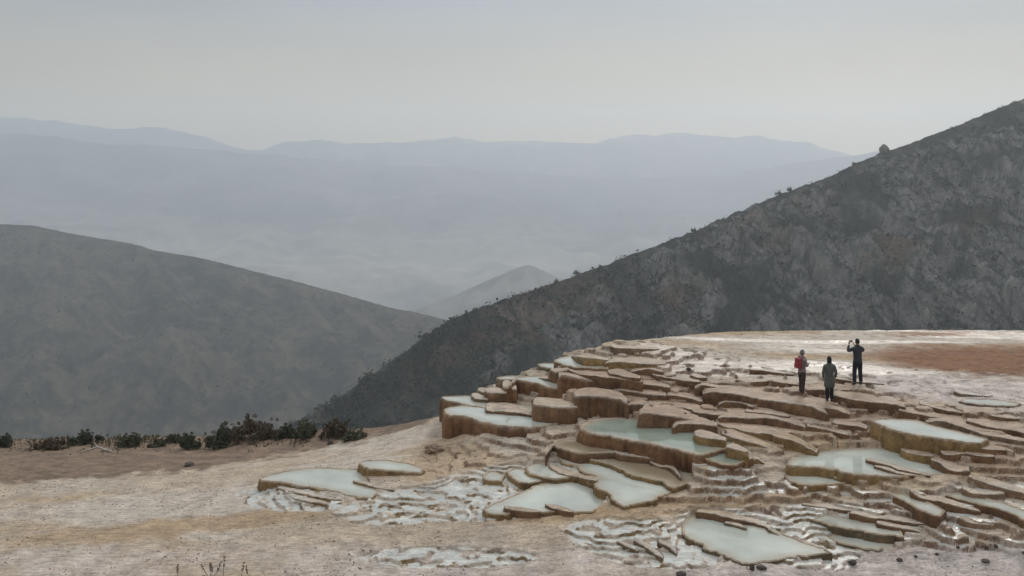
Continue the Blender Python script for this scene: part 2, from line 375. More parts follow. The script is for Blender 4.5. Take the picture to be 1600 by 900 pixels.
ledge('AZ', [(1409,702),(1420,707),(1440,710.5),(1457,712.5)], 7, (4,4), wc=OB)
ledge('BA', [(1455,718),(1468,722),(1478,730),(1494,735.5),(1513,735)], 14, (5,7))
ledge('BB', [(1471,706),(1480,710),(1514,707)], 6, (5,4))
ledge('BC', [(1511,708),(1530,711.5),(1553,713)], 6, (5,4))
ledge('BD', [(1526,697),(1540,701),(1575,703)], 7, (6,4), wc=RB)
pool('AT', [(1228,724),(1235,727),(1260,729),(1285,731),(1305,733),(1318,737),(1348,742),(1400,744),(1450,743.5),(1495,741)], [(1500,733),(1465,716),(1420,704),(1370,699),(1300,702),(1250,711),(1233,718)], (16,1), wc=OB, label='wide pale pool with an ochre rim below the crescent pool')
ledge('AW', [(1352,717),(1367,721),(1390,727.5),(1405,732.5),(1430,738),(1452,742.5)], 4, (5,2), 'AT')
ledge('AX', [(1367,728),(1385,732.5),(1405,739),(1428,742.5)], 3, (4,2), 'AT')
pool('AU', [(1226,742),(1233,750),(1246,755),(1270,757),(1300,756)], [(1345,752),(1320,745),(1290,741),(1240,739)], (6,3), wc=OB, label='shallow pool below the ochre rim of the wide right pool')
ledge('AV', [(1278,740),(1300,742.5),(1304,746),(1325,749),(1342,752)], 5, (4,4), 'AU', OB)
# -- middle pools
pool('CA', [(852,707),(857,697),(863,694),(875,699),(890,704),(905,708)], [(965,706),(935,692),(905,686),(880,686),(866,690)], (16,3), wc=DB, water=2, label='shallow brown pool behind a dark wedge shaped wall')
pool('CE', [(895,711),(910,715),(940,722),(960,728),(985,740),(1005,745),(1035,752),(1047,758),(1052,761)], [(1085,750),(1070,730),(1015,710),(960,697),(920,694),(897,704)], (6,5), wc=OB, water=2, label='amber shallow pool between the mint pool and the white pool')
pool('CD', [(871,717),(880,723),(890,725.5),(902,728),(912,737),(926,743),(933,750),(931,757),(940,765),(953,772),(960,783),(976,790),(1010,784),(1042,772)], [(1060,758),(1020,735),(985,722),(950,712),(925,708),(895,708),(877,712)], (8,4), wc=OB, label='largest white pool with a jagged left rim in the middle foreground')
ledge('CG', [(960,705),(970,709),(1000,713),(1020,716.5),(1050,722),(1065,725),(1083,728)], 6, (11,6), 'CE')
ledge('CH', [(1016,722),(1030,728),(1045,729.5),(1055,736),(1063,746)], 5, (4,5), 'CE')
ledge('CJ', [(859,727),(865,733),(880,740),(900,744.5),(920,748.5),(934,751)], 7, (7,4), wc=OB)
pool('CK', [(821,730),(825,737),(840,743),(855,746.5),(868,748)], [(895,745),(870,731),(845,723),(830,725)], (10,4), wc=OB, label='round-fronted white pool left of the jagged rim')
pool('CL', [(792,736),(797,743),(810,752),(826,755)], [(845,750),(825,735),(805,731)], (7,5), wc=OB, label='small scalloped pool, second from the left in the white pool row')
pool('CM', [(755,744),(763,750),(783,752)], [(788,742),(770,736),(760,738)], (5,4), wc=OB, label='leftmost small pool in the row of white scalloped pools')
pool('CN', [(754,796),(765,801),(785,805),(800,801),(820,799.5),(845,799.5),(870,798),(893,800),(915,800.5),(934,795)], [(948,782),(930,764),(900,753),(865,752),(835,760),(800,774),(770,787)], (7,3), wc=OB, label='wide triangular white pool in front of the jagged rim')
ledge('CO', [(789,793),(800,795.5),(820,798),(844,800)], 4, (6,5), 'CN')
ledge('CPL', [(853,789),(865,793.5),(880,796.5),(895,799.5)], 4, (4,4), 'CN')
# -- left pools
pool('DA', [(404,748),(410,750),(440,754),(470,758.5),(500,763),(525,768),(545,774),(578,778.5)], [(592,767),(575,755),(566,735),(520,731),(480,731),(440,738),(412,745)], (15,2), wc=OB, label='broad pale pool with a yellow brown rim, alone on the left flow')
pool('DB', [(563,723),(567,728.5),(580,732),(600,733.5),(630,736),(657,738.5)], [(663,733),(640,724),(605,719),(575,719),(566,720.5)], (17,3), wc=OB, label='small raised pool with an ochre wall beside the broad left pool')
ledge('DC', [(431,759),(445,765),(470,770),(500,776),(532,781)], 4, (4,2), wc=OB)
ledge('DD', [(449,774),(475,782),(505,786),(514,791)], 4, (3,3), wc=OB)
ledge('DE', [(552,752),(570,755),(585,760),(614,765)], 3, (3,4), wc=OB)
# -- bottom right
pool('EA', [(1066,833),(1078,841),(1095,849),(1103,857),(1120,862),(1140,870),(1160,881),(1180,880),(1225,873),(1265,867)], [(1300,862),(1265,850),(1205,827),(1150,813),(1110,804),(1082,806),(1068,818)], (5,2), wc=GB, label='large grey sheet of water lowest in the foreground')
ledge('EB', [(1029,846),(1045,854),(1057,864)], 6, (6,6), wc=GB)
ledge('EC', [(992,844),(1010,855),(1025,865),(1036,871)], 6, (5,5), wc=GB)
ledge('ED', [(966,846),(980,853),(996,860)], 4, (4,3), wc=GB)
ledge('EE', [(1090,799),(1120,803),(1150,810),(1190,820),(1203,826)], 6, (6,5))
ledge('EF', [(1133,816),(1150,820),(1166,825)], 4, (4,3), 'EA', GB)
ledge('EG', [(1200,826),(1230,840),(1260,850),(1292,859)], 5, (5,3), wc=GB)
pool('EH', [(1268,812),(1300,820),(1340,829),(1370,834),(1412,839)], [(1405,829),(1345,812),(1295,804)], (6,4), wc=GB, label='narrow slanting pool above the lowest sheet of water')
pool('EI', [(1290,838),(1320,850),(1360,857),(1400,855)], [(1412,843),(1370,838),(1330,833),(1300,831)], (3,2), wc=GB, label='shallow puddle below the narrow slanting pool')
ledge('EJ', [(1329,800),(1360,808),(1400,812.5),(1442,818)], 6, (4,3))
ledge('EK', [(1371,817),(1400,823),(1430,828),(1443,833)], 6, (7,5))
pool('EL', [(1397,775),(1420,786),(1440,797),(1468,806)], [(1475,797),(1450,784),(1425,774),(1405,770)], (6,5), wc=DB, label='slim pool slanting down the lower right ledges')
ledge('EM', [(1424,768),(1445,778),(1475,784),(1505,792),(1532,798)], 6, (7,5))
pool('EN', [(1480,774),(1510,783),(1545,790.5),(1575,801),(1604,814)], [(1606,800),(1575,788),(1540,778),(1500,770)], (5,4), wc=DB, label='bright long pool at the lower right edge of the terraces')
ledge('EO', [(1514,744),(1530,750),(1560,760),(1612,772)], 9, (8,7), wc=BROWN)
ledge('EP', [(1504,763),(1520,770),(1550,772),(1568,770)], 7, (6,5), wc=BROWN)
ledge('EQ', [(1500,809),(1520,817),(1552,819)], 7, (7,6), wc=BROWN)
ledge('ER', [(1570,784),(1585,792),(1610,800)], 6, (7,6), wc=BROWN)
ledge('ES', [(1255,787),(1290,793),(1330,797)], 4, (3,2))

def catmull(pts, step):
    p = [np.array(q, float) for q in pts]; p = [2 * p[0] - p[1]] + p + [2 * p[-1] - p[-2]]
    o = []
    for a, b, c, d in zip(p, p[1:], p[2:], p[3:]):
        n = max(2, int(np.linalg.norm(c - b) / step))
        for k in range(n):
            t = k / n
            o.append(0.5 * (2 * b + (c - a) * t + (2 * a - 5 * b + 4 * c - d) * t * t + (3 * b - a - 3 * c + d) * t ** 3))
    o.append(p[-2]); return np.array(o)
def on_plane(P, z):
    P = np.asarray(P, float); Y = -z * F / (P[:, 1] - CY)
    return np.c_[(P[:, 0] - CX) / F * Y, Y]
ZT = {}
def resample(P, step):
    P = np.asarray(P, float); L = np.r_[0, np.cumsum(np.linalg.norm(np.diff(P[:, :2], axis=0), axis=1))]
    n = max(2, int(L[-1] / step) + 1); u = np.linspace(0, L[-1], n)
    return np.stack([np.interp(u, L, P[:, k]) for k in range(P.shape[1])], 1), u / L[-1]
for t in T:
    lip = np.array(t['lip'], float); n = len(lip)
    f = np.linspace(0, 1, n); hh = lerp(t['h'][0], t['h'][1], f) * (1.08 if t['k'] == 'ledge' and not t['on'] else 1.0)
    if t['k'] == 'pool':                       # water stands level: one height for the whole lip
        j = 1 if t['h'][0] >= t['h'][1] else n - 2
        x, y, h = lip[j, 0], lip[j, 1], hh[j]
        d = -ZT[t['on']][0] * F / (y + h - CY) if t['on'] else hit(x, y + h)
        z = -(y - CY) / F * d; ZT[t['i']] = (z,)
        L3 = np.c_[on_plane(lip, z), np.full(n, z)]; B3 = np.c_[on_plane(t['back'], z), np.full(len(t['back']), z)]
    else:                                      # dry ledges follow the slope
        dl = []
        for q, h in zip(lip, hh):
            dl.append(-ZT[t['on']][0] * F / (q[1] + h - CY) if t['on'] in ZT else hit(q[0], q[1] + h))
        dl = np.array(dl); k = np.polyfit(f, dl, min(2, n - 1)); dl = np.polyval(k, f)
        L3 = np.c_[(lip[:, 0] - CX) / F * dl, dl, -(lip[:, 1] - CY) / F * dl]
        ZT[t['i']] = (float(L3[:, 2].mean()),)
        wid = np.clip(t['back'] * 1.6 * dl / (lip[:, 1] - CY), 0.25, 1.6) * np.sin(np.linspace(0.10, 0.92, n) * math.pi) ** 0.6
        vd = L3[:, :2] / np.linalg.norm(L3[:, :2], axis=1)[:, None]
        B3 = np.c_[L3[:, :2] + vd * wid[:, None], L3[:, 2] - 0.02][::-1]
    L0 = L3.copy()
    if not t['on']:
        R3, u = resample(np.c_[L3, hh / F * L3[:, 1]], 0.3)
        for q, uu in zip(R3, u):
            zf = q[2] - q[3] * (min(1, (1 - uu) / 0.08 + 0.15) if t['k'] == 'ledge' else 1)
            FEET.append((q[0], q[1] - 0.12, float(zf - base0(q[:1], q[1:2] - 0.12)[0])))
        if t['k'] == 'ledge':
            R3, u = resample(B3, 0.3)
            for q in R3: FEET.append((q[0], q[1] + 0.15, float(q[2] + 0.07 - base0(q[:1], q[1:2] + 0.15)[0])))
        if t['k'] == 'pool': L3[-1, 2] -= 0.0 + hh[-1] / F * L3[-1, 1]
        e = L3[-1] + (L3[-1] - L3[-2]) / np.linalg.norm(L3[-1] - L3[-2]) * 0.25
        FEET.append((e[0], e[1], float(L3[-1, 2] - 0.02 - base0(e[:1], e[1:2])[0])))
    o = np.vstack([catmull(L0, 0.06), catmull(B3, 0.12)])
    zz = o[:, 2].copy(); o = o[:, :2]
    s = max(0.3, min(1.0, np.ptp(L3[:, 0]) / 2.0)) * (1.0 if t['k'] == 'pool' else 0.75)
    o = o + s * np.c_[0.15 * fbm(o[:, 0] * 1.5, o[:, 1] * 1.5, 3, 51), 0.15 * fbm(o[:, 0] * 1.5, o[:, 1] * 1.5, 3, 57)]
    o = o + s * np.c_[0.085 * fbm(o[:, 0] * 5, o[:, 1] * 5, 3, 61), 0.085 * fbm(o[:, 0] * 5, o[:, 1] * 5, 3, 67)]
    dd = np.linalg.norm(o - np.roll(o, 1, 0), axis=1); o = o[dd > 0.02]; zz = zz[dd > 0.02]
    if 0.5 * np.sum(o[:, 0] * np.roll(o[:, 1], -1) - o[:, 1] * np.roll(o[:, 0], -1)) < 0: o = o[::-1]; zz = zz[::-1]
    t['o'] = o; t['zz'] = zz; t['z'] = float(zz.mean()); t['hm'] = float(max(hh / F * L3[:, 1]))

def inside(px, py, poly):
    r = np.zeros(px.shape, bool); n = len(poly)
    for a in range(n):
        x1, y1 = poly[a]; x2, y2 = poly[a - 1]
        c = ((y1 > py) != (y2 > py))
        if c.any(): r ^= c & (px < (x2 - x1) * (py - y1) / (y2 - y1 + 1e-12) + x1)
    return r

# ------------------------------------------------------------------ ground of the travertine field: one fan-shaped sheet, finer near by
def edge_dist(px): return np.interp(px, [-500, 0, 250, 450, 600, 650, 690, 780, 880, 960, 1040, 1120, 1600, 2100], [47, 45.5, 45.5, 44.5, 41.5, 40.8, 40.3, 42.5, 42.5, 43, 46.5, 49, 50, 50])
NC, NR = 1100, 720
pxs = np.linspace(-230, 1830, NC)
tt = np.linspace(0, 1, NR)
dn = 24.3 * (52.0 / 24.3) ** (tt ** 1.05)
PX, DD = np.meshgrid(pxs, dn)
X = (PX - CX) / F * DD; Y = DD
Bz = base(X, Y)
qx, qy = to_px(X, Y, Bz)
mask_wet = np.maximum.reduce([ell(qx, qy, 810, 768, 190, 46, -6), ell(qx, qy, 660, 788, 140, 32, -6), ell(qx, qy, 455, 780, 95, 20, 4), ell(qx, qy, 1010, 848, 140, 40, 8), ell(qx, qy, 700, 870, 150, 18), ell(qx, qy, 1200, 840, 160, 40, 14), ell(qx, qy, 1330, 815, 120, 30, 8)])
mask_pool = np.maximum.reduce([ell(qx, qy, 1150, 752, 130, 34, 14), ell(qx, qy, 1420, 808, 240, 46, 8), ell(qx, qy, 1570, 790, 130, 50)])
n_p = fbm(X * 0.6, Y * 0.6, 3, 73)
mask_dry = np.maximum.reduce([mask_pool, ell(qx, qy, 1130, 625, 400, 85, 8), ell(qx, qy, 1500, 665, 280, 85, 10), ell(qx, qy, 760, 705, 110, 30, -14) * 0.6, ell(qx, qy, 930, 640, 220, 90, 0), ell(qx, qy, 1320, 790, 420, 60, 6) * 0.8]) * sst(560, 600, qy + 60 * sst(1230, 1000, qx) + 14 * n_p) * (1 - 0.75 * ell(qx, qy, 1530, 612, 190, 30, 5))
n_a = fbm(X * 0.75, Y * 0.75, 3, 71); n_b = fbm(X * 3.0, Y * 3.0, 3, 77); n_c = fbm(X * 0.5, Y * 1.1, 3, 79)
scal = ridged(X * 1.1, Y * 0.7, 3, 75) - 0.5
n_g = fbm(X * 7, Y * 7, 3, 78)
def steps(s, warp, w0):
    q = (Bz + warp) / s; f = q - np.floor(q)
    return s * (np.floor(q) + sst(w0, 1.0, f)), f
Tw, fw = steps(0.075, 0.09 * n_a + 0.075 * scal + 0.012 * n_b, 0.76)
Td, fd = steps(0.18, 0.20 * n_a + 0.17 * scal + 0.03 * n_b, 0.80)
mw = np.clip(mask_wet * 1.9 + 0.6 * n_c - 0.2, 0, 1) * (mask_wet > 0.02); md = np.clip(mask_dry * 1.3 + 0.5 * n_c, 0, 1) * (mask_dry > 0.02)
md = md * (1 - mw)
H = Bz + 0.035 * n_a + 0.012 * n_b
H = H + 0.02 * ridged(X * 0.9, Y * 2.2, 3, 83)
H = lerp(H, Td, md * 0.95); H = lerp(H, Tw, sst(0.2, 0.5, mw))
H += (0.02 * fbm(X * 4, Y * 6, 4, 85, 0.65)) * (1 - mw) * (1 - 0.6 * md)
col = zone_col(X, Y, H)
brk = sst(-0.25, 0.05, fbm(X * 1.2, Y * 1.2, 3, 89))
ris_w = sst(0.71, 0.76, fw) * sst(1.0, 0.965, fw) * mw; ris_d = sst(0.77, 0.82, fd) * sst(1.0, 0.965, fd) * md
lip_w = sst(0.08, 0.0, fw) * mw; lip_d = sst(0.12, 0.0, fd) * md          # pale crust along each lip
H += 0.012 * lip_w
col = lerp(col, WHITE * 1.02, ((lip_d * 0.5 + lip_w * 0.4))[..., None])
brk2 = sst(0.02, 0.22, fbm(X * 1.3, Y * 1.3, 3, 97))
col = lerp(col, WHITE, (mw * 0.45)[..., None])
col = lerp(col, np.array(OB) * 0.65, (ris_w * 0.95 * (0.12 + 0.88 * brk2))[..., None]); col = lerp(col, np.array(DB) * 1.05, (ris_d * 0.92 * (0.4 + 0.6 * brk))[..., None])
rimd = sst(0.05, 0.01, np.abs(fbm(X * 0.9, Y * 1.6, 4, 411))) * sst(0.0, 0.3, fbm(X * 0.8, Y * 0.8, 2, 415)) * (1 - mw) * 0.8
H -= 0.02 * rimd; col = lerp(col, BROWN, (rimd * 0.6)[..., None])
plat = sst(640, 590, qy) * sst(1000, 1100, qx)
crk = sst(0.06, 0.015, np.abs(fbm(X * 0.45, Y * 1.7, 4, 431))) * sst(-0.1, 0.2, fbm(X * 0.5, Y * 0.7, 3, 435)) * plat
H -= 0.03 * crk; H += 0.05 * plat * ridged(X * 0.25, Y * 0.9, 3, 437); col = lerp(col, BROWN, (crk * 0.65)[..., None])
wetm = mw * sst(0.72, 0.66, fw) * sst(0.02, 0.07, fw) * sst(0.4, 0.6, mw + 0.25 * fbm(X * 0.9, Y * 0.9, 3, 93))
wetm = np.maximum(wetm, md * mask_pool * sst(0.76, 0.68, fd) * sst(0.04, 0.12, fd) * sst(-0.12, 0.06, fbm(X * 0.8, Y * 1.3, 3, 95)))
col = lerp(col, np.array([0.485, 0.485, 0.435]), (wetm * 0.85)[..., None])
st_ = fbm(X * 0.05, Y * 0.42, 4, 31)
wet = np.clip(wetm + 0.25 * sst(0.0, 0.5, fbm(X * 0.4, Y * 0.9, 4, 87)) + 0.6 * sst(0.1, 0.25, st_) * (qy < 585) * (qx > 1000), 0, 1)
earth = (qy < np.interp(qx, [-400, 0, 200, 300, 450, 560, 640, 700], [770, 757, 744, 735, 712, 692, 672, 640])) & (qx < 720)
wet[earth] = 0.0
wet *= 1 - ell(qx, qy, 1560, 565, 230, 27, 2.5)
H[earth] += 0.05 * fbm(X[earth] * 2.5, Y[earth] * 2.5, 4, 91)
def top_z(t, x, y):
    o = t['o']; st = max(1, len(o) // 40)
    w = 1.0 / ((np.asarray(x)[:, None] - o[None, ::st, 0]) ** 2 + (np.asarray(y)[:, None] - o[None, ::st, 1]) ** 2 + 0.004)
    return (w @ t['zz'][::st]) / w.sum(1)
# hollow out the ground under each pool and ledge
for t in T:
    o = t['o']; x0, y0 = o.min(0); x1, y1 = o.max(0)
    if t['k'] == 'ledge': continue
    s = (X > x0) & (X < x1) & (Y > y0) & (Y < y1)
    if not s.any(): continue
    ii = np.where(s); ins = inside(X[ii], Y[ii], o)
    a, b = ii[0][ins], ii[1][ins]
    H[a, b] = np.minimum(H[a, b], t['z'] - 0.14) if t['k'] == 'pool' else np.minimum(H[a, b], top_z(t, X[a, b], Y[a, b]) - 0.07)
drop = np.maximum(0, DD - edge_dist(PX)); H -= drop * 0.25 + 0.06 * drop ** 2
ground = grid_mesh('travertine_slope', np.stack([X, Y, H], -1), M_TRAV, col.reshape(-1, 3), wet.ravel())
tag(ground, 'travertine flow slope with rippled rims, bare earth at its left', None, None, 'structure')
GX0, GD = pxs, dn
def ground_z(x, y):
    px = CX + F * x / y
    c = np.interp(px, pxs, np.arange(NC)); r = np.interp(y, dn, np.arange(NR))
    c0 = int(min(c, NC - 2)); r0 = int(min(r, NR - 2)); u = c - c0; v = r - r0
    return float(H[r0, c0] * (1 - u) * (1 - v) + H[r0, c0 + 1] * u * (1 - v) + H[r0 + 1, c0] * (1 - u) * v + H[r0 + 1, c0 + 1] * u * v)
def place(px, py):
    """where the sight line through (px, py) meets the finished ground"""
    c = int(round(float(np.interp(px, pxs, np.arange(NC)))))
    pyc = CY - F * H[:, c] / dn
    ok = np.where(pyc <= py)[0]
    r = int(ok[0]) if len(ok) else NR - 40
    d = float(dn[r]); x = (px - CX) / F * d
    return Vector((x, d, ground_z(x, d)))

# loose crust chips and gravel on the near flat
M_CHIP = plain_mat('crust_chip', (0.16, 0.115, 0.08), 0.9, 9, 0.5)
V, Fs = [], []
dens = fbm(X[:400] * 0.5, Y[:400] * 0.9, 4, 421)
for k in range(30000):
    r_ = random.randrange(10, 400); c_ = random.randrange(20, NC - 20)
    if dens[r_, c_] < random.uniform(-0.1, 0.6) or wet[r_, c_] > 0.5 or not -60 < PX[r_, c_] < 1660: continue
    x, y, z = X[r_, c_] + random.uniform(-0.02, 0.02), Y[r_, c_], H[r_, c_]; a_ = random.uniform(0.008, 0.034) * random.random() + 0.006; i = len(V)
    b_ = a_ * random.uniform(0.7, 2.0); an = random.uniform(0, 3.14); cs_, sn_ = math.cos(an), math.sin(an)
    for u, v_, w_ in ((-b_, 0, 0), (0, -a_, 0), (b_, 0, 0), (0, a_, 0), (0.2 * a_, 0.1 * a_, a_ * 0.9)): V.append((x + u * cs_ - v_ * sn_, y + u * sn_ + v_ * cs_, z + w_ - 0.002))
    Fs += [(i, i + 1, i + 4), (i + 1, i + 2, i + 4), (i + 2, i + 3, i + 4), (i + 3, i, i + 4)]
tag(mesh('gravel', V, Fs, M_CHIP, None, smooth=False), 'loose crust chips and gravel strewn over the travertine', 'gravel', None, 'stuff')

# ------------------------------------------------------------------ build each terrace as a solid with a lip, a fluted wall and its water or stone top
def build_terrace(t):
    o = t['o']; n = len(o); z = t['z']; zz = t['zz']; is_pool = t['k'] == 'pool'
    tg = np.roll(o, -1, 0) - np.roll(o, 1, 0); tg /= np.linalg.norm(tg, axis=1)[:, None] + 1e-9
    nr = np.c_[tg[:, 1], -tg[:, 0]]
    for _ in range(3): nr = (nr + np.roll(nr, 1, 0) + np.roll(nr, -1, 0)); nr /= np.linalg.norm(nr, axis=1)[:, None] + 1e-9
    s = np.cumsum(np.linalg.norm(o - np.roll(o, 1, 0), axis=1))
    hm = t['hm']; dep = max(0.35, hm * 1.8 + 0.2)
    fl = fbm(s * 1.7, s * 0 + z * 7, 3, 101); fl2 = fbm(s * 6.5, s * 0 + z * 3, 2, 103)
    amp = min(1.0, hm / 0.5)
    sag = 0.012 * fbm(o[:, 0] * 4, o[:, 1] * 4, 2, 109)
    prof = [(-0.075, -0.06), (-0.05, 0.0), (-0.02, 0.014), (0.0, 0.004), (0.018, -0.02)] if is_pool else [(-0.05, 0.0), (-0.02, -0.004), (0.004, -0.016), (0.014, -0.04)]
    for a in (0.04, 0.09, 0.17, 0.28, 0.42, 0.6, 0.8, 1.0): prof.append((None, -a * dep))
    V = []; C = []; wetv = []
    wc = np.array(t['wc'], float)
    top = zone_col(o[:, 0], o[:, 1], zz)
    for off, dz in prof:
        if off is None:
            a = -dz / dep
            bul = 0.03 + amp * (0.07 * math.sin(min(1, a * 1.6) * math.pi * 0.8) - 0.05 * a)
            p = o + nr * (bul + amp * (0.14 * fl * min(1, a * 4) + 0.075 * fl2 * min(1, a * 6)) + 0.035 * fbm(s * 7, s * 0 + dz * 9, 3, 105))[:, None]
            st = fbm(s * 4, s * 0 + dz * 0.8, 3, 107)
            big = fbm(s * 0.8, s * 0 + dz * 1.5 + z, 2, 113)
            c = wc[None] * (1 + 0.55 * st + 0.5 * big)[:, None]
            c = lerp(c, np.array(OB)[None], np.clip(0.35 * big + 0.15, 0, 0.5)[:, None])
            c = lerp(c, top * 0.8, (max(0.0, 1 - a / 0.10) * 0.5))
        else:
            p = o + nr * off
            c = lerp(top, WHITE[None] * 1.04, 0.45 + 0.35 * fbm(s * 2.3, s * 0 + z, 3, 117)[:, None]) * (1.0 if dz > -0.01 else 0.8)
            if is_pool: c = c * np.array([0.92, 0.86, 0.76])
        for k in range(n):
            V.append((p[k, 0], p[k, 1], zz[k] + dz + (sag[k] if dz > -0.3 * dep and not (is_pool and off == -0.075) else 0)))
        C.append(c); wetv += [0.25] * n
    Fc = []
    for r in range(len(prof) - 1):
        a = r * n; b = (r + 1) * n
        for k in range(n):
            k2 = (k + 1) % n; Fc.append((a + k, b + k, b + k2, a + k2))
    C = np.vstack(C)
    if is_pool:
        root = mesh('terrace_pool', V, Fc, M_TRAV, None, True, np.clip(C, 0.02, 0.8), wetv)
        root.data.set_sharp_from_angle(angle=R(32))
        # water is a level sheet just under the lip, over a pale shelf that deepens away from the rim
        w = o - nr * 0.055
        x0, y0 = w.min(0); x1, y1 = w.max(0); g = max(0.12, math.sqrt((x1 - x0) * (y1 - y0)) / 28)
        gx, gy = np.meshgrid(np.arange(x0, x1, g), np.arange(y0, y1, g)); gp = np.c_[gx.ravel(), gy.ravel()]
        gp = gp[inside(gp[:, 0], gp[:, 1], w)]
        wv, we, wf, _, _, _ = delaunay_2d_cdt([Vector(q) for q in w] + [Vector(q) for q in gp], [], [list(range(n))], 1, 1e-5)
        wm = bpy.data.meshes.new('water'); wm.from_pydata([(q.x, q.y, z - 0.012) for q in wv], [], [tuple(f) for f in wf])
        wa = np.array([[q.x, q.y] for q in wv]); dist = np.array([math.sqrt(np.min((w[:, 0] - q[0]) ** 2 + (w[:, 1] - q[1]) ** 2)) for q in wa])
        at = wm.attributes.new('shelf', 'FLOAT', 'POINT'); at.data.foreach_set('value', (1 - sst(0.0, 0.45, dist + 0.12 * fbm(wa[:, 0] * 2, wa[:, 1] * 2, 3, 131))).astype(np.float32))
        link('water', wm, (M_WATER, M_MINT, M_AMBER)[t['water']], root)
        tag(root, t['label'], 'pool', 'travertine terrace pools')
        return root
    # stone top: triangulated with inner points so that it can undulate
    inn = o - nr * 0.05
    x0, y0 = o.min(0); x1, y1 = o.max(0); g = max(0.12, math.sqrt((x1 - x0) * (y1 - y0)) / 40)
    gx, gy = np.meshgrid(np.arange(x0, x1, g), np.arange(y0, y1, g))
    gp = np.c_[gx.ravel(), gy.ravel()] + rng.uniform(-0.3, 0.3, (gx.size, 2)) * g
    gp = gp[inside(gp[:, 0], gp[:, 1], inn)] if len(gp) else gp
    if len(gp):
        dmin = np.array([np.min((inn[:, 0] - q[0]) ** 2 + (inn[:, 1] - q[1]) ** 2) for q in gp]); gp = gp[dmin > (0.4 * g) ** 2]
    pts = [Vector(q) for q in inn] + [Vector(q) for q in gp]
    ov, oe, of, vi, ei, fi = delaunay_2d_cdt(pts, [], [list(range(n))], 1, 1e-5)
    b0 = len(V); ax = np.array([[v.x, v.y] for v in ov])
    orig = [min(v) if v else n + 1 for v in vi]
    und = 0.022 * fbm(ax[:, 0] * 2.2, ax[:, 1] * 2.6, 4, 121); tz = top_z(t, ax[:, 0], ax[:, 1])
    for k in range(len(ov)):
        rim = orig[k] < n
        V.append((ax[k, 0], ax[k, 1], (zz[orig[k]] + sag[orig[k]]) if rim else tz[k] + und[k]))
    tcv = zone_col(ax[:, 0], ax[:, 1], tz)
    C = np.vstack([C, tcv]); wetv += [0.2] * len(ov)
    for f in of: Fc.append(tuple(b0 + k for k in f))
    ob = mesh('stone_ledge', V, Fc, M_TRAV, ground, True, np.clip(C, 0.02, 0.8), wetv)
    ob.data.set_sharp_from_angle(angle=R(32)); return ob
for t in T: build_terrace(t)

# ------------------------------------------------------------------ bank under the viewer, valley floor, hills
ys = np.linspace(-40, 24.6, 50); xs = np.linspace(-60, 60, 90)
XX, YY = np.meshgrid(xs, ys)
ZZ = np.where(YY < 1, -1.9 + 0.02 * YY, -1.9 - 0.418 * (YY - 1)) + 0.12 * fbm(XX * 0.4, YY * 0.4, 3, 131)
bank = grid_mesh('viewer_bank', np.stack([XX, YY, ZZ], -1), M_TRAV, np.clip(np.broadcast_to(EARTH * 1.2, (ZZ.size, 3)), 0, 1), np.zeros(ZZ.size))
tag(bank, 'bare earth bank on the near side of the terraces', None, None, 'structure')

def ridge_hill(name, prof, dist, foot_py, foot_dist, mat, nc, nr_, back, disp, colf, label, lo=None, hi=None, jag=0.0):
    """a hill whose crest runs through the given line; its near face falls to the foot, its far face drops behind"""
    p = np.array(prof, float)
    px = np.linspace(lo if lo is not None else p[0, 0], hi if hi is not None else p[-1, 0], nc)
    ry = np.interp(px, p[:, 0], p[:, 1]); k = np.ones(9) / 9
    k = np.ones(3) / 3; ryp = np.pad(ry, 1, 'edge'); ry = np.convolve(ryp, k, 'valid')
    if jag: ry = ry + jag * fbm(px * 0.02, px * 0 + 3.3, 4, 17, 0.6)
    rd = np.interp(px, *zip(*dist)); fd_ = np.interp(px, *zip(*foot_dist)); fy = np.interp(px, *zip(*foot_py))
    rz = -(ry - CY) / F * rd; fz = -(fy - CY) / F * fd_
    v = np.r_[np.linspace(0, 1, nr_), 1 + np.linspace(0.02, back, 24)]      # 0 foot, 1 crest, beyond: far side
    D = np.where(v[:, None] <= 1, fd_ + (rd - fd_) * v[:, None], rd + (rd - fd_) * (v[:, None] - 1))
    tz = np.where(v[:, None] <= 1, fz + (rz - fz) * v[:, None], rz - np.maximum(rz - fz, 0.5 * (rd - fd_)) * (v[:, None] - 1))
    Xh = (px[None] - CX) / F * rd[None] + (D - rd[None]) * ((px[None] - CX) / F) * 0.95
    fade = np.clip((1 - np.abs(v[:, None] - 1) * 0)[...], 0, 1)
    dz = disp(Xh, D, v[:, None] + 0 * Xh)
    Zh = tz + dz
    c = colf(Xh, D, Zh, dz, v[:, None] + 0 * Xh)
    ob = grid_mesh(name, np.stack([Xh, D, Zh], -1), mat, np.clip(c, 0.01, 0.8).reshape(-1, 3), np.zeros(Xh.size))
    tag(ob, label, None, None, 'structure')
    return Xh, D, Zh, v

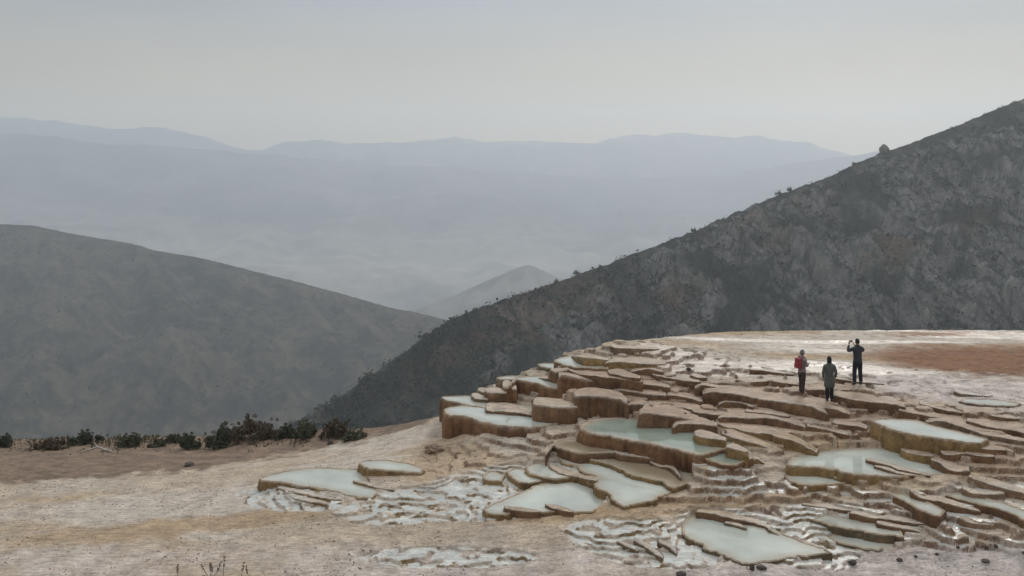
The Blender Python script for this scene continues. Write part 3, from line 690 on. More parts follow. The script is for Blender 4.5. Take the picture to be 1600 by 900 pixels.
# right hill: rocky spur with scrub
RH = [(330,740),(440,665),(500,640),(560,602),(600,572),(640,545),(700,500),(760,476),(800,464),(850,446),(900,430),(950,412),(1000,394),(1080,362),(1150,332),(1215,306),(1300,275),(1345,252),(1380,238),(1430,220),(1500,195),(1550,172),(1600,156),(1800,80),(2100,-10)]
def rh_disp(Xh, D, v):
    Xh = Xh / 0.65; D = D / 0.65
    # ribs of rock running down the face and to the left, with gullies between
    a = Xh * 0.82 + D * 0.58; b = -Xh * 0.58 + D * 0.82
    rib = ridged(a * 0.024, b * 0.007, 4, 141)
    f = fbm(Xh * 0.03, D * 0.03, 5, 147, 0.6)
    crag = ridged(a * 0.06, b * 0.018, 4, 151)
    out_m = 0.25 + 1.1 * sst(-0.05, 0.3, fbm(Xh * 0.008, D * 0.01, 3, 157) + 0.25 * sst(-50, 250, Xh))
    w = sst(1.0, 0.86, v) * (v <= 1) + 0.10
    return 0.65 * ((15 * (rib - 0.45) + 6 * f) * w + (crag - 0.4) * 13 * out_m * (w + 0.06) + 1.8 * fbm(Xh * 0.12, D * 0.12, 3, 163) * (0.3 + w))
def rh_col(Xh, D, Zh, dz, v):
    px, py = to_px(Xh, D, Zh)
    gy, gx = np.gradient(Zh); dyy, _ = np.gradient(D); _, dxx = np.gradient(Xh)
    sl = np.hypot(gy / (np.abs(dyy) + 1e-3), gx / (np.abs(dxx) + 1e-3))
    Xh = Xh / 0.65; D = D / 0.65
    n = fbm(Xh * 0.02, D * 0.03, 5, 171); m = fbm(Xh * 0.09, D * 0.09, 4, 175)
    a = Xh * 0.82 + D * 0.58; b = -Xh * 0.58 + D * 0.82
    st = fbm(a * 0.09, b * 0.02, 4, 179)
    rock = np.array([0.165, 0.16, 0.145]); scrub = np.array([0.028, 0.034, 0.026]); grass = np.array([0.06, 0.055, 0.045]); rust = np.array([0.13, 0.078, 0.05])
    c = lerp(grass, scrub, sst(-0.25, 0.2, n + 0.5 * m)[..., None])
    fis = sst(0.07, 0.02, np.abs(fbm(a * 0.05, b * 0.014, 4, 183))) + sst(0.06, 0.02, np.abs(fbm(a * 0.11, b * 0.05, 3, 187)))
    rk = sst(1.05, 1.3, sl + 1.3 * st + 0.35 * n) * sst(-0.25, 0.15, fbm(Xh * 0.008, D * 0.01, 3, 157) + 0.25 * sst(-50, 250, Xh))
    c = lerp(c, rock * (1 + 0.5 * m[..., None]), (rk * 0.95)[..., None])
    c = lerp(c, rust, (ell(px + 60 * n, py + 40 * m, 780, 510, 170, 40, -28) * 0.55)[..., None])
    c = lerp(c, scrub * 0.8, np.clip(fis * 0.75, 0, 0.85)[..., None])
    c = lerp(c, scrub * 0.75, (sst(0.08, 0.28, fbm(Xh * 0.014, D * 0.02, 4, 189)) * 0.8)[..., None])
    c = lerp(c, rust, (sst(0.22, 0.5, fbm(Xh * 0.012, D * 0.016, 3, 181)) * 0.6)[..., None])
    return c
RX, RD, RZ, RV = ridge_hill('rocky_hill', RH, [(330, 420), (700, 480), (1100, 540), (1600, 618), (2100, 680)], [(330, 790), (440, 745), (700, 730), (2100, 730)], [(330, 390), (440, 390), (700, 390), (1600, 390), (2100, 390)], M_HILL, 720, 330, 1.2, rh_disp, rh_col, 'steep rocky hillside with dark scrub rising to the right')

# left hill
LH = [(-700,300),(-300,318),(0,350),(50,353),(100,362),(200,380),(240,390),(300,400),(400,424),(500,450),(560,465),(620,482),(660,490),(700,500),(760,530),(850,600),(950,680)]
def lh_disp(Xh, D, v):
    Xh = Xh / 0.58; D = D / 0.58
    w = sst(1.02, 0.8, v) * (v <= 1) + 0.04
    return 0.58 * (60 * (ridged(Xh * 0.004 + D * 0.002, D * 0.0015, 4, 191) - 0.5) + 22 * fbm(Xh * 0.006, D * 0.006, 5, 195)) * w + 1.2 * fbm(Xh * 0.05, D * 0.05, 3, 197)
def lh_col(Xh, D, Zh, dz, v):
    n = fbm(Xh * 0.006, D * 0.008, 5, 201); m = fbm(Xh * 0.03, D * 0.03, 4, 205)
    c = lerp(np.array([0.085, 0.070, 0.048]), np.array([0.022, 0.025, 0.02]), sst(-0.3, 0.3, 0.45 * n + 0.7 * m + 0.5 * fbm(Xh * 0.12, D * 0.12, 3, 209))[..., None])
    return lerp(c, np.array([0.10, 0.085, 0.065]), (sst(0.2, 0.5, fbm(Xh * 0.02 + D * 0.01, D * 0.02, 4, 207)) * 0.6)[..., None])
LX, LD, LZ, LV = ridge_hill('scrub_hill', LH, [(-700, 1560), (0, 1560), (700, 1340), (950, 1280)], [(-700, 800), (0, 760), (500, 745), (950, 760)], [(-700, 900), (0, 900), (950, 1020)], M_HILL, 420, 200, 1.5, lh_disp, lh_col, 'smooth dark scrub covered hillside falling to the right')

# far valley with its low hill, and two ranges
def soft_col(c0, c1, sc, seed):
    def f(Xh, D, Zh, dz, v):
        n = fbm(Xh * sc, D * sc * 1.5, 5, seed)
        return lerp(np.array(c0), np.array(c1), sst(-0.25, 0.3, n)[..., None])
    return f
def soft_disp(a, sc, seed, cw=0.06):
    def f(Xh, D, v):
        w = sst(1.02, 0.75, v) * (v <= 1) + cw
        return a * (ridged(Xh * sc, D * sc * 0.6, 5, seed) - 0.5) * w + a * 0.10 * fbm(Xh * sc * 6, D * sc * 6, 3, seed + 5) * (w + 0.15)
    return f
ridge_hill('low_valley_hill', [(560,520),(600,500),(655,482),(720,457),(780,431),(810,418),(827,413),(845,420),(870,433),(920,452),(1000,480),(1100,520)], [(560, 2500), (1100, 2500)], [(560, 535), (1100, 535)], [(560, 2050), (1100, 2050)], M_FAR, 130, 50, 1.0, soft_disp(45, 0.004, 221), soft_col((0.20, 0.18, 0.15), (0.11, 0.11, 0.095), 0.004, 223), 'small pale hill standing in the hazy valley')
L2 = [(-1400,190),(-600,200),(0,209),(60,212),(110,217),(170,226),(240,229),(300,233),(420,241),(500,250),(600,256),(700,262),(850,273),(1000,280),(1130,275),(1200,262),(1280,249),(1340,243),(1420,232),(1600,225),(2200,215),(3000,210)]
def range_col(Xh, D, Zh, dz, v):
    n = fbm(Xh * 0.0016, D * 0.0024, 5, 233); st = fbm(Xh * 0.0012, D * 0.008, 4, 235)
    plain = lerp(np.array([0.29, 0.265, 0.225]), np.array([0.19, 0.18, 0.16]), sst(-0.1, 0.35, st)[..., None])
    slope = lerp(np.array([0.15, 0.145, 0.135]), np.array([0.10, 0.105, 0.105]), sst(-0.3, 0.3, n)[..., None])
    return lerp(plain, slope, sst(0.25, 0.6, v + 0.12 * n)[..., None])
ridge_hill('near_range', L2, [(-1400, 5000), (3000, 5000)], [(-1400, 500), (3000, 500)], [(-1400, 2900), (3000, 2900)], M_FAR, 600, 130, 0.25, soft_disp(85, 0.0013, 231, 0.04), range_col, 'hazy blue mountain slope rising from the valley', -800, 2400, 5.0)
L1 = [(-1500,170),(-500,178),(0,182),(30,186),(60,187),(130,193),(170,201),(215,202),(250,200),(290,207),(320,215),(350,226),(395,234),(420,231),(450,222),(500,220),(560,222),(640,220),(680,218),(715,215),(760,219),(800,220),(880,222),(930,224),(955,216),(990,210),(1020,213),(1050,209),(1080,210),(1120,214),(1190,212),(1220,220),(1270,224),(1300,235),(1330,243),(1400,236),(1600,220),(2200,200),(3000,190)]
ridge_hill('far_range', L1, [(-1500, 6500), (3000, 6500)], [(-1500, 300), (3000, 300)], [(-1500, 5200), (3000, 5200)], M_FAR, 700, 50, 0.2, soft_disp(110, 0.0016, 241, 0.06), soft_col((0.16, 0.15, 0.14), (0.10, 0.105, 0.11), 0.0016, 243), 'farthest pale blue mountain range on the horizon', -800, 2400, 6.0)
vy = np.concatenate([np.linspace(50, 700, 30), np.linspace(760, 3300, 60)]); vx = np.linspace(-5200, 5200, 130)
VX, VY = np.meshgrid(vx, vy)
VZ = np.interp(VY, [58, 120, 300, 900, 2800, 3300], [-70, -150, -260, -400, -560, -535]) + 14 * fbm(VX * 0.003, VY * 0.003, 4, 251)
vf = grid_mesh('valley_floor', np.stack([VX, VY, VZ], -1), M_FAR, np.clip(soft_col((0.30, 0.27, 0.22), (0.16, 0.15, 0.12), 0.003, 253)(VX, VY, VZ, 0, 0), 0, 1).reshape(-1, 3), np.zeros(VX.size))
tag(vf, 'pale valley floor far below the terraces', None, None, 'structure')

# ------------------------------------------------------------------ foliage
def leaf_mat(name, c1, c2, scale=3.0):
    m, t, b = mat_new(name)
    n = noise_node(t, scale, 3)
    mxx = N(t, 'ShaderNodeMix', data_type='RGBA'); mxx.inputs[6].default_value = (*c1, 1); mxx.inputs[7].default_value = (*c2, 1)
    t.links.new(rng_node(t, n.outputs[0], 0, 1, 0.35, 0.65), mxx.inputs[0]); t.links.new(mxx.outputs[2], b.inputs['Base Color'])
    b.inputs['Roughness'].default_value = 0.75; b.inputs['Specular IOR Level'].default_value = 0.2
    return m
M_LG = leaf_mat('olive_leaves', (0.06, 0.068, 0.038), (0.12, 0.115, 0.065))
M_LR = leaf_mat('reddish_leaves', (0.065, 0.06, 0.036), (0.125, 0.078, 0.05))
M_LD = leaf_mat('dark_leaves', (0.04, 0.05, 0.03), (0.085, 0.09, 0.055))
M_LGREY = leaf_mat('grey_leaves', (0.10, 0.11, 0.085), (0.16, 0.16, 0.12))
M_SCRUB = leaf_mat('hill_scrub', (0.014, 0.019, 0.013), (0.04, 0.046, 0.028), 0.02)
M_WEED = leaf_mat('dry_weeds', (0.09, 0.075, 0.04), (0.15, 0.12, 0.07))
M_STEM = plain_mat('bark', (0.09, 0.065, 0.045), 0.9)
M_DRY = plain_mat('dry_stem', (0.075, 0.055, 0.04), 0.9)

def leaf_cloud(centers, radii, n, size, sq=0.8):
    """leaf-sized triangles and quads scattered through several lumps"""
    V = []; Fs = []
    w = np.array(radii) ** 2; w = w / w.sum()
    ks = rng.choice(len(centers), n, p=w)
    for k in ks:
        d = rng.normal(size=3); d /= np.linalg.norm(d) + 1e-9
        r = radii[k] * rng.uniform(0.25, 1.0) ** 0.45
        p = np.array(centers[k]) + d * r * np.array([1, 1, sq])
        a = rng.normal(size=3); a /= np.linalg.norm(a); b = np.cross(a, rng.normal(size=3)); b /= np.linalg.norm(b) + 1e-9
        s = size * rng.uniform(0.6, 1.4); i = len(V)
        V += [p - a * s, p + b * s * 0.45, p + a * s, p - b * s * 0.45]; Fs.append((i, i + 1, i + 2, i + 3))
    return V, Fs
def tube(V, Fs, p0, p1, r0, r1, n=5):
    p0 = Vector(p0); p1 = Vector(p1); ax = (p1 - p0).normalized(); u = ax.orthogonal().normalized(); w = ax.cross(u); i = len(V)
    for p, r in ((p0, r0), (p1, r1)):
        for k in range(n):
            a = 2 * math.pi * k / n; V.append(tuple(p + (u * math.cos(a) + w * math.sin(a)) * r))
    for k in range(n): Fs.append((i + k, i + (k + 1) % n, i + n + (k + 1) % n, i + n + k))
def shrub(loc, w, h, mat, label, nleaf=1500, name='shrub', group='shrubs along the edge of the earth', leaf=0.055):
    e = bpy.data.objects.new(name, None); COL.objects.link(e); e.location = loc; e.empty_display_size = 0.2
    tag(e, label, 'tree' if 'tree' in name else 'shrub', group)
    cs, rs = [], []
    V, Fs = [], []
    for k in range(max(5, int(9 * w / max(h, 0.3)))):
        x = random.uniform(-0.5, 0.5) * w; top = h * (1 - 0.9 * (2 * x / w) ** 2 * random.uniform(0.4, 1)) * random.uniform(0.65, 1)
        y = random.uniform(-0.35, 0.35) * w
        r = min(h * 0.3, max(0.1, top * 0.35)) * random.uniform(0.7, 1.1)
        cs.append((x * 0.85, y * 0.85, max(r * 0.7, top - r))); rs.append(r)
        cs.append((x * 0.8, y, max(r * 0.6, top * 0.4))); rs.append(r * 0.9)
        tube(V, Fs, (x * 0.25, y * 0.25, -0.05), (x * 0.8, y * 0.8, top * 0.8), 0.018 * h + 0.006, 0.006)
        # loose twigs that break the outline
        cs.append((x + random.uniform(-0.1, 0.1) * w, y, min(h, top * 1.1))); rs.append(r * 0.35)
    mesh('stem', V, Fs, M_STEM, e)
    V, Fs = leaf_cloud(cs, rs, nleaf, leaf)
    mesh('crown', V, Fs, mat, e, smooth=False)
    return e
SH = [(10,709,30,22,M_LD,'small dark shrub cut by the left picture edge'),
 (80,702,52,20,M_LR,'low wide brownish shrub second from the left'),
 (132,703,46,25,M_LD,'dark green shrub behind the pale fallen branch'),
 (200,702,40,27,M_LG,'peaked olive shrub standing alone right of the pale branch'),
 (246,701,26,14,M_LG,'lowest small tuft right of the peaked shrub'),
 (274,703,30,18,M_LG,'low olive shrub left of the rounded dark one'),
 (297,703,36,28,M_LD,'rounded dark shrub just left of the tall one'),
 (341,699,36,46,M_LD,'tallest dark green shrub at the left end of the biggest bush'),
 (387,695,88,42,M_LR,'biggest bush of the row, wide with brownish leaves'),
 (448,688,34,26,M_LD,'dark shrub right of the biggest bush'),
 (478,688,34,33,M_LG,'upright olive shrub between two dark shrubs at the hill foot'),
 (524,688,50,33,M_LR,'broad brownish shrub near the white flow'),
 (556,685,34,16,M_LG,'low olive shrub at the right end of the row')]
for px, py, w, h, m, lab in SH:
    d = float(edge_dist(np.array(px))) - random.uniform(1.0, 3.0); x = (px - CX) / F * d
    z = ground_z(x, d)
    shrub((x, d, z - 0.03), w / F * d * 1.1, 0.82 * max(h / F * d, (py - h - CY) * -1 / F * d - z), m, lab, int(1100 + 36 * w), leaf=0.06)
# low growth between them
V, Fs = [], []
for k in range(2600):
    px = random.uniform(-200, 490); d = float(edge_dist(np.array(px))) - abs(random.gauss(0, 1.6)) + 0.3
    x = (px - CX) / F * d; z = ground_z(x, d)
    hgt = random.uniform(0.04, 0.17) * (1.3 if math.sin(x * 1.7) + math.sin(x * 0.63 + 1) > 0.2 else 0.5)
    a = random.uniform(0, 6.28); lx, ly = math.cos(a) * 0.05, math.sin(a) * 0.05; sx = random.uniform(-0.1, 0.1); i = len(V)
    V += [(x - lx, d - ly, z - 0.02), (x + lx, d + ly, z - 0.02), (x + sx, d, z + hgt)]; Fs.append((i, i + 1, i + 2))
gr = mesh('grass', V, Fs, M_WEED, None, smooth=False)
tag(gr, 'dry grass and low weeds between the shrubs', 'grass', None, 'stuff')

# scrub on the two hills
def scatter_scrub(name, PXg, Dg, Zg, vmax, count, smin, smax, label, seedn, crest=0):
    V = []; Fs = []; r_, c_ = Zg.shape
    dens = fbm(PXg[:vmax] * 0.015 * seedn, Dg[:vmax] * 0.02 * seedn, 4, 311)
    scr = CX + F * PXg[:vmax] / Dg[:vmax]
    got = 0
    while got < count:
        i = random.randrange(0, vmax); j = random.randrange(0, c_ - 1)
        if crest and random.random() < crest: i = vmax - 1 - random.randrange(0, 6)
        if not -250 < scr[i, j] < 1850: continue
        if dens[i, j] < random.uniform(-0.3, 0.3): continue
        p = np.array([PXg[i, j], Dg[i, j], Zg[i, j]])
        s = smin * (smax / smin) ** (random.random() ** 2.2) * (0.5 if i > vmax - 9 else 1.0)
        got += 1
        for k in range(11):
            o = rng.normal(size=3) * np.array([0.42, 0.42, 0.26]) * s + np.array([0, 0, s * 0.38])
            a = rng.normal(size=3); a /= np.linalg.norm(a); b = np.cross(a, rng.normal(size=3)); b /= np.linalg.norm(b) + 1e-9
            t_ = s * rng.uniform(0.13, 0.32); n0 = len(V)
            V += [p + o - a * t_, p + o + b * t_ * 0.8, p + o + a * t_, p + o - b * t_ * 0.8]; Fs.append((n0, n0 + 1, n0 + 2, n0 + 3))
    ob = mesh(name, V, Fs, M_SCRUB, None, smooth=False)
    tag(ob, label, 'scrub', None, 'stuff')
scatter_scrub('hillside_scrub', RX, RD, RZ, 330, 11000, 0.8, 4.4, 'dark bushes scattered over the rocky hillside', 1.5, 0.03)
scatter_scrub('distant_scrub', LX, LD, LZ, 200, 5000, 1.1, 4.5, 'faint bushes dotted over the left hillside', 0.6, 0.03)
# trees and the knob of rock that stand out on the skyline of the right hill
def crest_pt(px):
    j = int(np.argmin(np.abs((CX + F * RX[329] / RD[329]) - px))); return Vector((RX[329, j], RD[329, j], RZ[329, j]))
for px, w, h, lab in ((1083, 2.6, 4.6, 'lone skyline tree nearest the middle of the rocky slope'), (1217, 4.6, 3.6, 'bushy skyline tree left of its taller neighbour'), (1233, 2.4, 4.0, 'narrow skyline tree just right of a bushy one'), (901, 4.6, 3.2, 'round skyline bush low on the rocky slope'), (868, 2.8, 2.2, 'small skyline bush lowest on the rocky slope'), (1335, 2.8, 2.0, 'small skyline bush left of the rock knob')):
    c = crest_pt(px); shrub(c - Vector((0, 0, 0.4)), w, h, M_LD, lab, 700, 'skyline_tree', 'trees on the hill crest', 0.26)

# ------------------------------------------------------------------ rocks
def rock(name, loc, sx, sy, sz, mat, seed, sub=3):
    bm = bmesh.new(); bmesh.ops.create_icosphere(bm, subdivisions=sub, radius=1.0)
    co = np.array([v.co for v in bm.verts])
    f = 1 + 0.45 * fbm(co[:, 0] * 1.3 + seed * 3.1, co[:, 1] * 1.3 + co[:, 2] * 1.7, 3, 321 + seed)
    cell = np.round(co * 1.6) * 0.06
    for v, k, c in zip(bm.verts, f, cell): v.co = Vector((v.co.x * sx * k + c[0] * sx, v.co.y * sy * k + c[1] * sy, v.co.z * sz * k))
    me = bpy.data.meshes.new(name); bm.to_mesh(me); bm.free()
    o = link(name, me, mat); o.location = Vector(loc) + Vector((0, 0, sz * 0.55)); o.rotation_euler.z = seed
    return o
M_STONE = plain_mat('dark_stone', (0.075, 0.06, 0.05), 0.85, 14, 0.4, 0.5)
M_KNOB = plain_mat('hill_rock', (0.13, 0.12, 0.10), 0.95, 0.5, 0.4, 0.5)
M_TBOUL = plain_mat('weathered_travertine', (0.23, 0.165, 0.11), 0.8, 6, 0.4, 0.6)
M_WOOD = plain_mat('bleached_wood', (0.38, 0.34, 0.28), 0.85, 8, 0.3, 0.3)
STN = [(1332,882,13,10,'largest dark stone on the grey foreground flat'), (1406,877,11,5,'flat dark stone right of the largest foreground stone'), (1431,871,6,4,'small stone, third of the diagonal line of foreground stones'),
 (1464,867,6,4,'small dark stone in the middle of the diagonal line'), (1497,860,6,5,'small round stone left of the pair at the right'), (1540,857,9,3,'thin flat stone left of the last round one'), (1556,856,7,6,'round stone at the right end of the diagonal line'),
 (1540,877,14,4,'wide flat dark stone near the lower right corner'), (1175,890,9,13,'upright pointed stone below the lowest sheet of water'), (1190,889,15,7,'squat stone lying beside the upright pointed one'), (1065,900,17,9,'dark stone cut by the bottom edge of the picture'),
 (1075,560.5,4,3,'tiny dark stone on the white upper flat'), (1076,583,9,6,'dark clod on the upper brown ledges'), (516,694,9,8,'dark clod on bare earth below the broad brownish shrub'), (296,728,17,8,'dark tufted clod where the earth meets the white flow'), (1600,867,6,4,'small stone at the right picture edge')]
for k, (px, py, w, h, lab) in enumerate(STN):
    p = place(px, py); s = p.y / F
    tag(rock('stone', p, w * s * 0.44, w * s * 0.38, h * s * 0.48, M_STONE, k), lab, 'stone', 'loose dark stones')
p = place(678, 706); s = p.y / F
tag(rock('travertine_boulder', p - Vector((0, 0, 0.02)), 13 * s, 11 * s, 8 * s, M_TBOUL, 31, 4), 'rounded weathered boulder on the white flow below the large left pool', 'boulder')
c = crest_pt(1380); tag(rock('rock_knob', c - Vector((0, 0, 1.4)), 2.6, 2.5, 3.2, M_KNOB, 17), 'dark rock knob sticking up on the right hill crest', 'rock')
V, Fs = [], []
p = place(150, 707)
for a, b, r0, r1 in (((-0.5, 0, 0.05), (0.05, 0.05, 0.22), 0.03, 0.05), ((0.05, 0.05, 0.22), (0.45, 0, 0.10), 0.05, 0.055), ((0.05, 0.05, 0.22), (-0.15, 0.1, 0.42), 0.035, 0.012), ((0.45, 0, 0.10), (0.8, -0.05, 0.03), 0.055, 0.03), ((-0.2, 0.02, 0.13), (-0.6, -0.2, 0.10), 0.025, 0.01)):
    tube(V, Fs, a, b, r0, r1, 7)
o = mesh('fallen_branch', V, Fs, M_WOOD); o.location = p; tag(o, 'pale bleached fallen branch on bare earth before the shrubs', 'branch')

# dry plants at the bottom edge
def dry_plant(px, py, h, label, br):
    p = place(px, py); s = p.y / F; hm = h * s
    e = bpy.data.objects.new('dry_plant', None); COL.objects.link(e); e.location = p
    tag(e, label, 'plant', 'dry plants at the bottom edge')
    V, Fs = [], []; HV, HF = [], []
    for k in range(br):
        an = 0 if br == 1 else (k / (br - 1) - 0.5) * 1.5
        an += random.uniform(-0.1, 0.1); L = hm * (1 if br == 1 else random.uniform(0.7, 1.0)); q = Vector((0, 0, -0.06)); st = 9
        dr = Vector((math.sin(an), random.uniform(-0.3, 0.3), math.cos(an)))
        for i in range(st):
            dr = (dr + Vector((random.uniform(-0.12, 0.12), random.uniform(-0.1, 0.1), 0.10))).normalized()
            q2 = q + dr * L / st; tube(V, Fs, q, q2, 0.009 * (1 - i / st * 0.6), 0.009 * (1 - (i + 1) / st * 0.6), 4)
            if i > 3:
                for u in range(4):
                    o_ = Vector((random.uniform(-0.035, 0.035), random.uniform(-0.03, 0.03), random.uniform(-0.01, 0.03)))
                    tube(HV, HF, q2, q2 + o_, 0.008, 0.013, 4)
            q = q2
    mesh('stem', V, Fs, M_DRY, e); tag(mesh('seed_head', HV, HF, M_DRY, e), kind='stuff')
for a in ((277, 902, 24, 'leftmost dry stalk at the bottom edge', 1), (330, 904, 34, 'branching dry plant at the bottom edge', 4), (349, 900, 33, 'tallest single dry stalk right of the branching plant', 1), (376, 904, 27, 'dry stalk second from the right at the bottom edge', 1), (389, 904, 24, 'shortest rightmost dry stalk at the bottom edge', 1)):
    dry_plant(*a)

# ------------------------------------------------------------------ people
M_SKIN = plain_mat('skin', (0.36, 0.22, 0.16), 0.55, 30, 0.08)
M_BLACK = plain_mat('black_cloth', (0.014, 0.014, 0.017), 0.85, 30, 0.3, 0.2)
M_NAVY = plain_mat('navy_denim', (0.017, 0.018, 0.028), 0.85, 40, 0.3, 0.2)
M_CHAR = plain_mat('charcoal_jacket', (0.032, 0.035, 0.042), 0.75, 15, 0.3, 0.3)
M_COAT = plain_mat('grey_green_coat', (0.085, 0.09, 0.08), 0.85, 26, 0.55, 0.3)
M_BRT = plain_mat('dark_brown_trousers', (0.045, 0.032, 0.028), 0.85, 30, 0.3, 0.2)
M_PALEJ = plain_mat('grey_mauve_jacket', (0.21, 0.17, 0.175), 0.8, 20, 0.25, 0.3)
M_RED = plain_mat('red_nylon', (0.24, 0.035, 0.045), 0.6, 12, 0.25, 0.3)
M_CAP = plain_mat('grey_knit', (0.16, 0.155, 0.155), 0.9, 60, 0.35, 0.5)
M_HAIR = plain_mat('dark_hair', (0.012, 0.010, 0.009), 0.6, 60, 0.4)
M_PHONE = plain_mat('black_plastic', (0.01, 0.01, 0.011), 0.3, 10, 0.1)
M_SHOE = plain_mat('dark_shoe', (0.018, 0.016, 0.015), 0.6, 30, 0.3)

def skin_mesh(name, chains, mat, parent, sub=2, extra=None):
    """chains: lists of (x, y, z, rx[, ry]) joined where they share a point; grown into one surface with a Skin modifier"""
    vs, rs, es, idx = [], [], [], {}
    roots = []
    for ch in chains:
        prev = None
        for k, q in enumerate(ch):
            key = tuple(round(a, 4) for a in q[:3])
            if key not in idx:
                idx[key] = len(vs); vs.append(q[:3]); rs.append((q[3], q[4] if len(q) > 4 else q[3]))
                if k == 0: roots.append(idx[key])
            if prev is not None and prev != idx[key]: es.append((prev, idx[key]))
            prev = idx[key]
    me = bpy.data.meshes.new(name); me.from_pydata(vs, es, [])
    o = bpy.data.objects.new(name, me); COL.objects.link(o)
    md_ = o.modifiers.new('skin', 'SKIN'); md_.use_smooth_shade = True
    for k, r in enumerate(rs): me.skin_vertices[0].data[k].radius = r
    for k in roots: me.skin_vertices[0].data[k].use_root = True
    sb = o.modifiers.new('sub', 'SUBSURF'); sb.levels = sub; sb.render_levels = sub
    dg = bpy.context.evaluated_depsgraph_get(); dg.update()
    m2 = bpy.data.meshes.new_from_object(o.evaluated_get(dg))
    bpy.data.objects.remove(o)
    if extra:
        bm = bmesh.new(); bm.from_mesh(m2)
        for f in extra: f(bm)
        bm.to_mesh(m2); bm.free()
    m2.polygons.foreach_set('use_smooth', np.ones(len(m2.polygons), bool)); m2.materials.clear()
    return link(name, m2, mat, parent)
def head_shape(c, yaw, scale=1.0, grow=1.0, cut=None):
    """skull with jaw, brow, nose, lips and ears; cut keeps only part of it (hair, scarf)"""
    def f(bm):
        r = bmesh.ops.create_uvsphere(bm, u_segments=20, v_segments=16, radius=1.0)['verts']
        for v in r:
            x, y, z = v.co
            X_ = 0.076 * x; Y_ = 0.096 * y; Z_ = 0.122 * z
            if z < -0.2: X_ *= 1 - 0.35 * (-z - 0.2); Y_ *= 1 - 0.15 * (-z - 0.2)
            if y > 0.4: Y_ += 0.006 * math.exp(-((z - 0.15) / 0.2) ** 2)
            if grow == 1.0:
                Y_ += 0.026 * math.exp(-(x / 0.16) ** 2 - ((z + 0.12) / 0.16) ** 2) * (y > 0.3)
                Y_ -= 0.010 * (math.exp(-((abs(x) - 0.4) / 0.16) ** 2 - ((z - 0.05) / 0.12) ** 2)) * (y > 0.3)
                Y_ += 0.008 * math.exp(-(x / 0.3) ** 2 - ((z + 0.48) / 0.08) ** 2) * (y > 0.3)
                if abs(y) < 0.25 and abs(z + 0.02) < 0.25 and abs(x) > 0.85: X_ += math.copysign(0.016, x); Y_ -= 0.012
            p = Vector((X_, Y_, Z_)) * scale * grow
            if cut: p = cut(p)
            p = Matrix.Rotation(yaw, 3, 'Z') @ p
            v.co = p + Vector(c)
    return f
def hand_chains(w, dr, up, curl=0.5, s=1.0):
    """palm and five fingers from wrist w, pointing along dr, palm normal up"""
    dr = Vector(dr).normalized(); up = Vector(up); up = (up - dr * up.dot(dr)).normalized(); sd = dr.cross(up)
    w = Vector(w); palm = w + dr * 0.05; knu = w + dr * 0.09
    ch = []
    ch.append([(*w, 0.024, 0.018), (*palm, 0.036, 0.016), (*knu, 0.036, 0.014)])
    for k, L in enumerate((0.070, 0.080, 0.075, 0.058)):
        b = knu + sd * (k - 1.5) * 0.019 - dr * 0.012
        p1 = b + (dr * math.cos(curl * 0.6) + up * math.sin(curl * 0.6)) * L * 0.5
        p2 = p1 + (dr * math.cos(curl * 1.6) + up * math.sin(curl * 1.6)) * L * 0.32
        p3 = p2 + (dr * math.cos(curl * 2.4) + up * math.sin(curl * 2.4)) * L * 0.26
        ch.append([(*b, 0.009), (*p1, 0.009), (*p2, 0.008), (*p3, 0.007)])
    b = w + dr * 0.03 - sd * 0.03; p1 = b + (dr * 0.7 - sd * 0.6 + up * 0.3).normalized() * 0.035; p2 = p1 + (dr * 0.9 - sd * 0.1 + up * 0.4).normalized() * 0.03
    ch.append([(*b, 0.012), (*p1, 0.010), (*p2, 0.008)])
    return ch
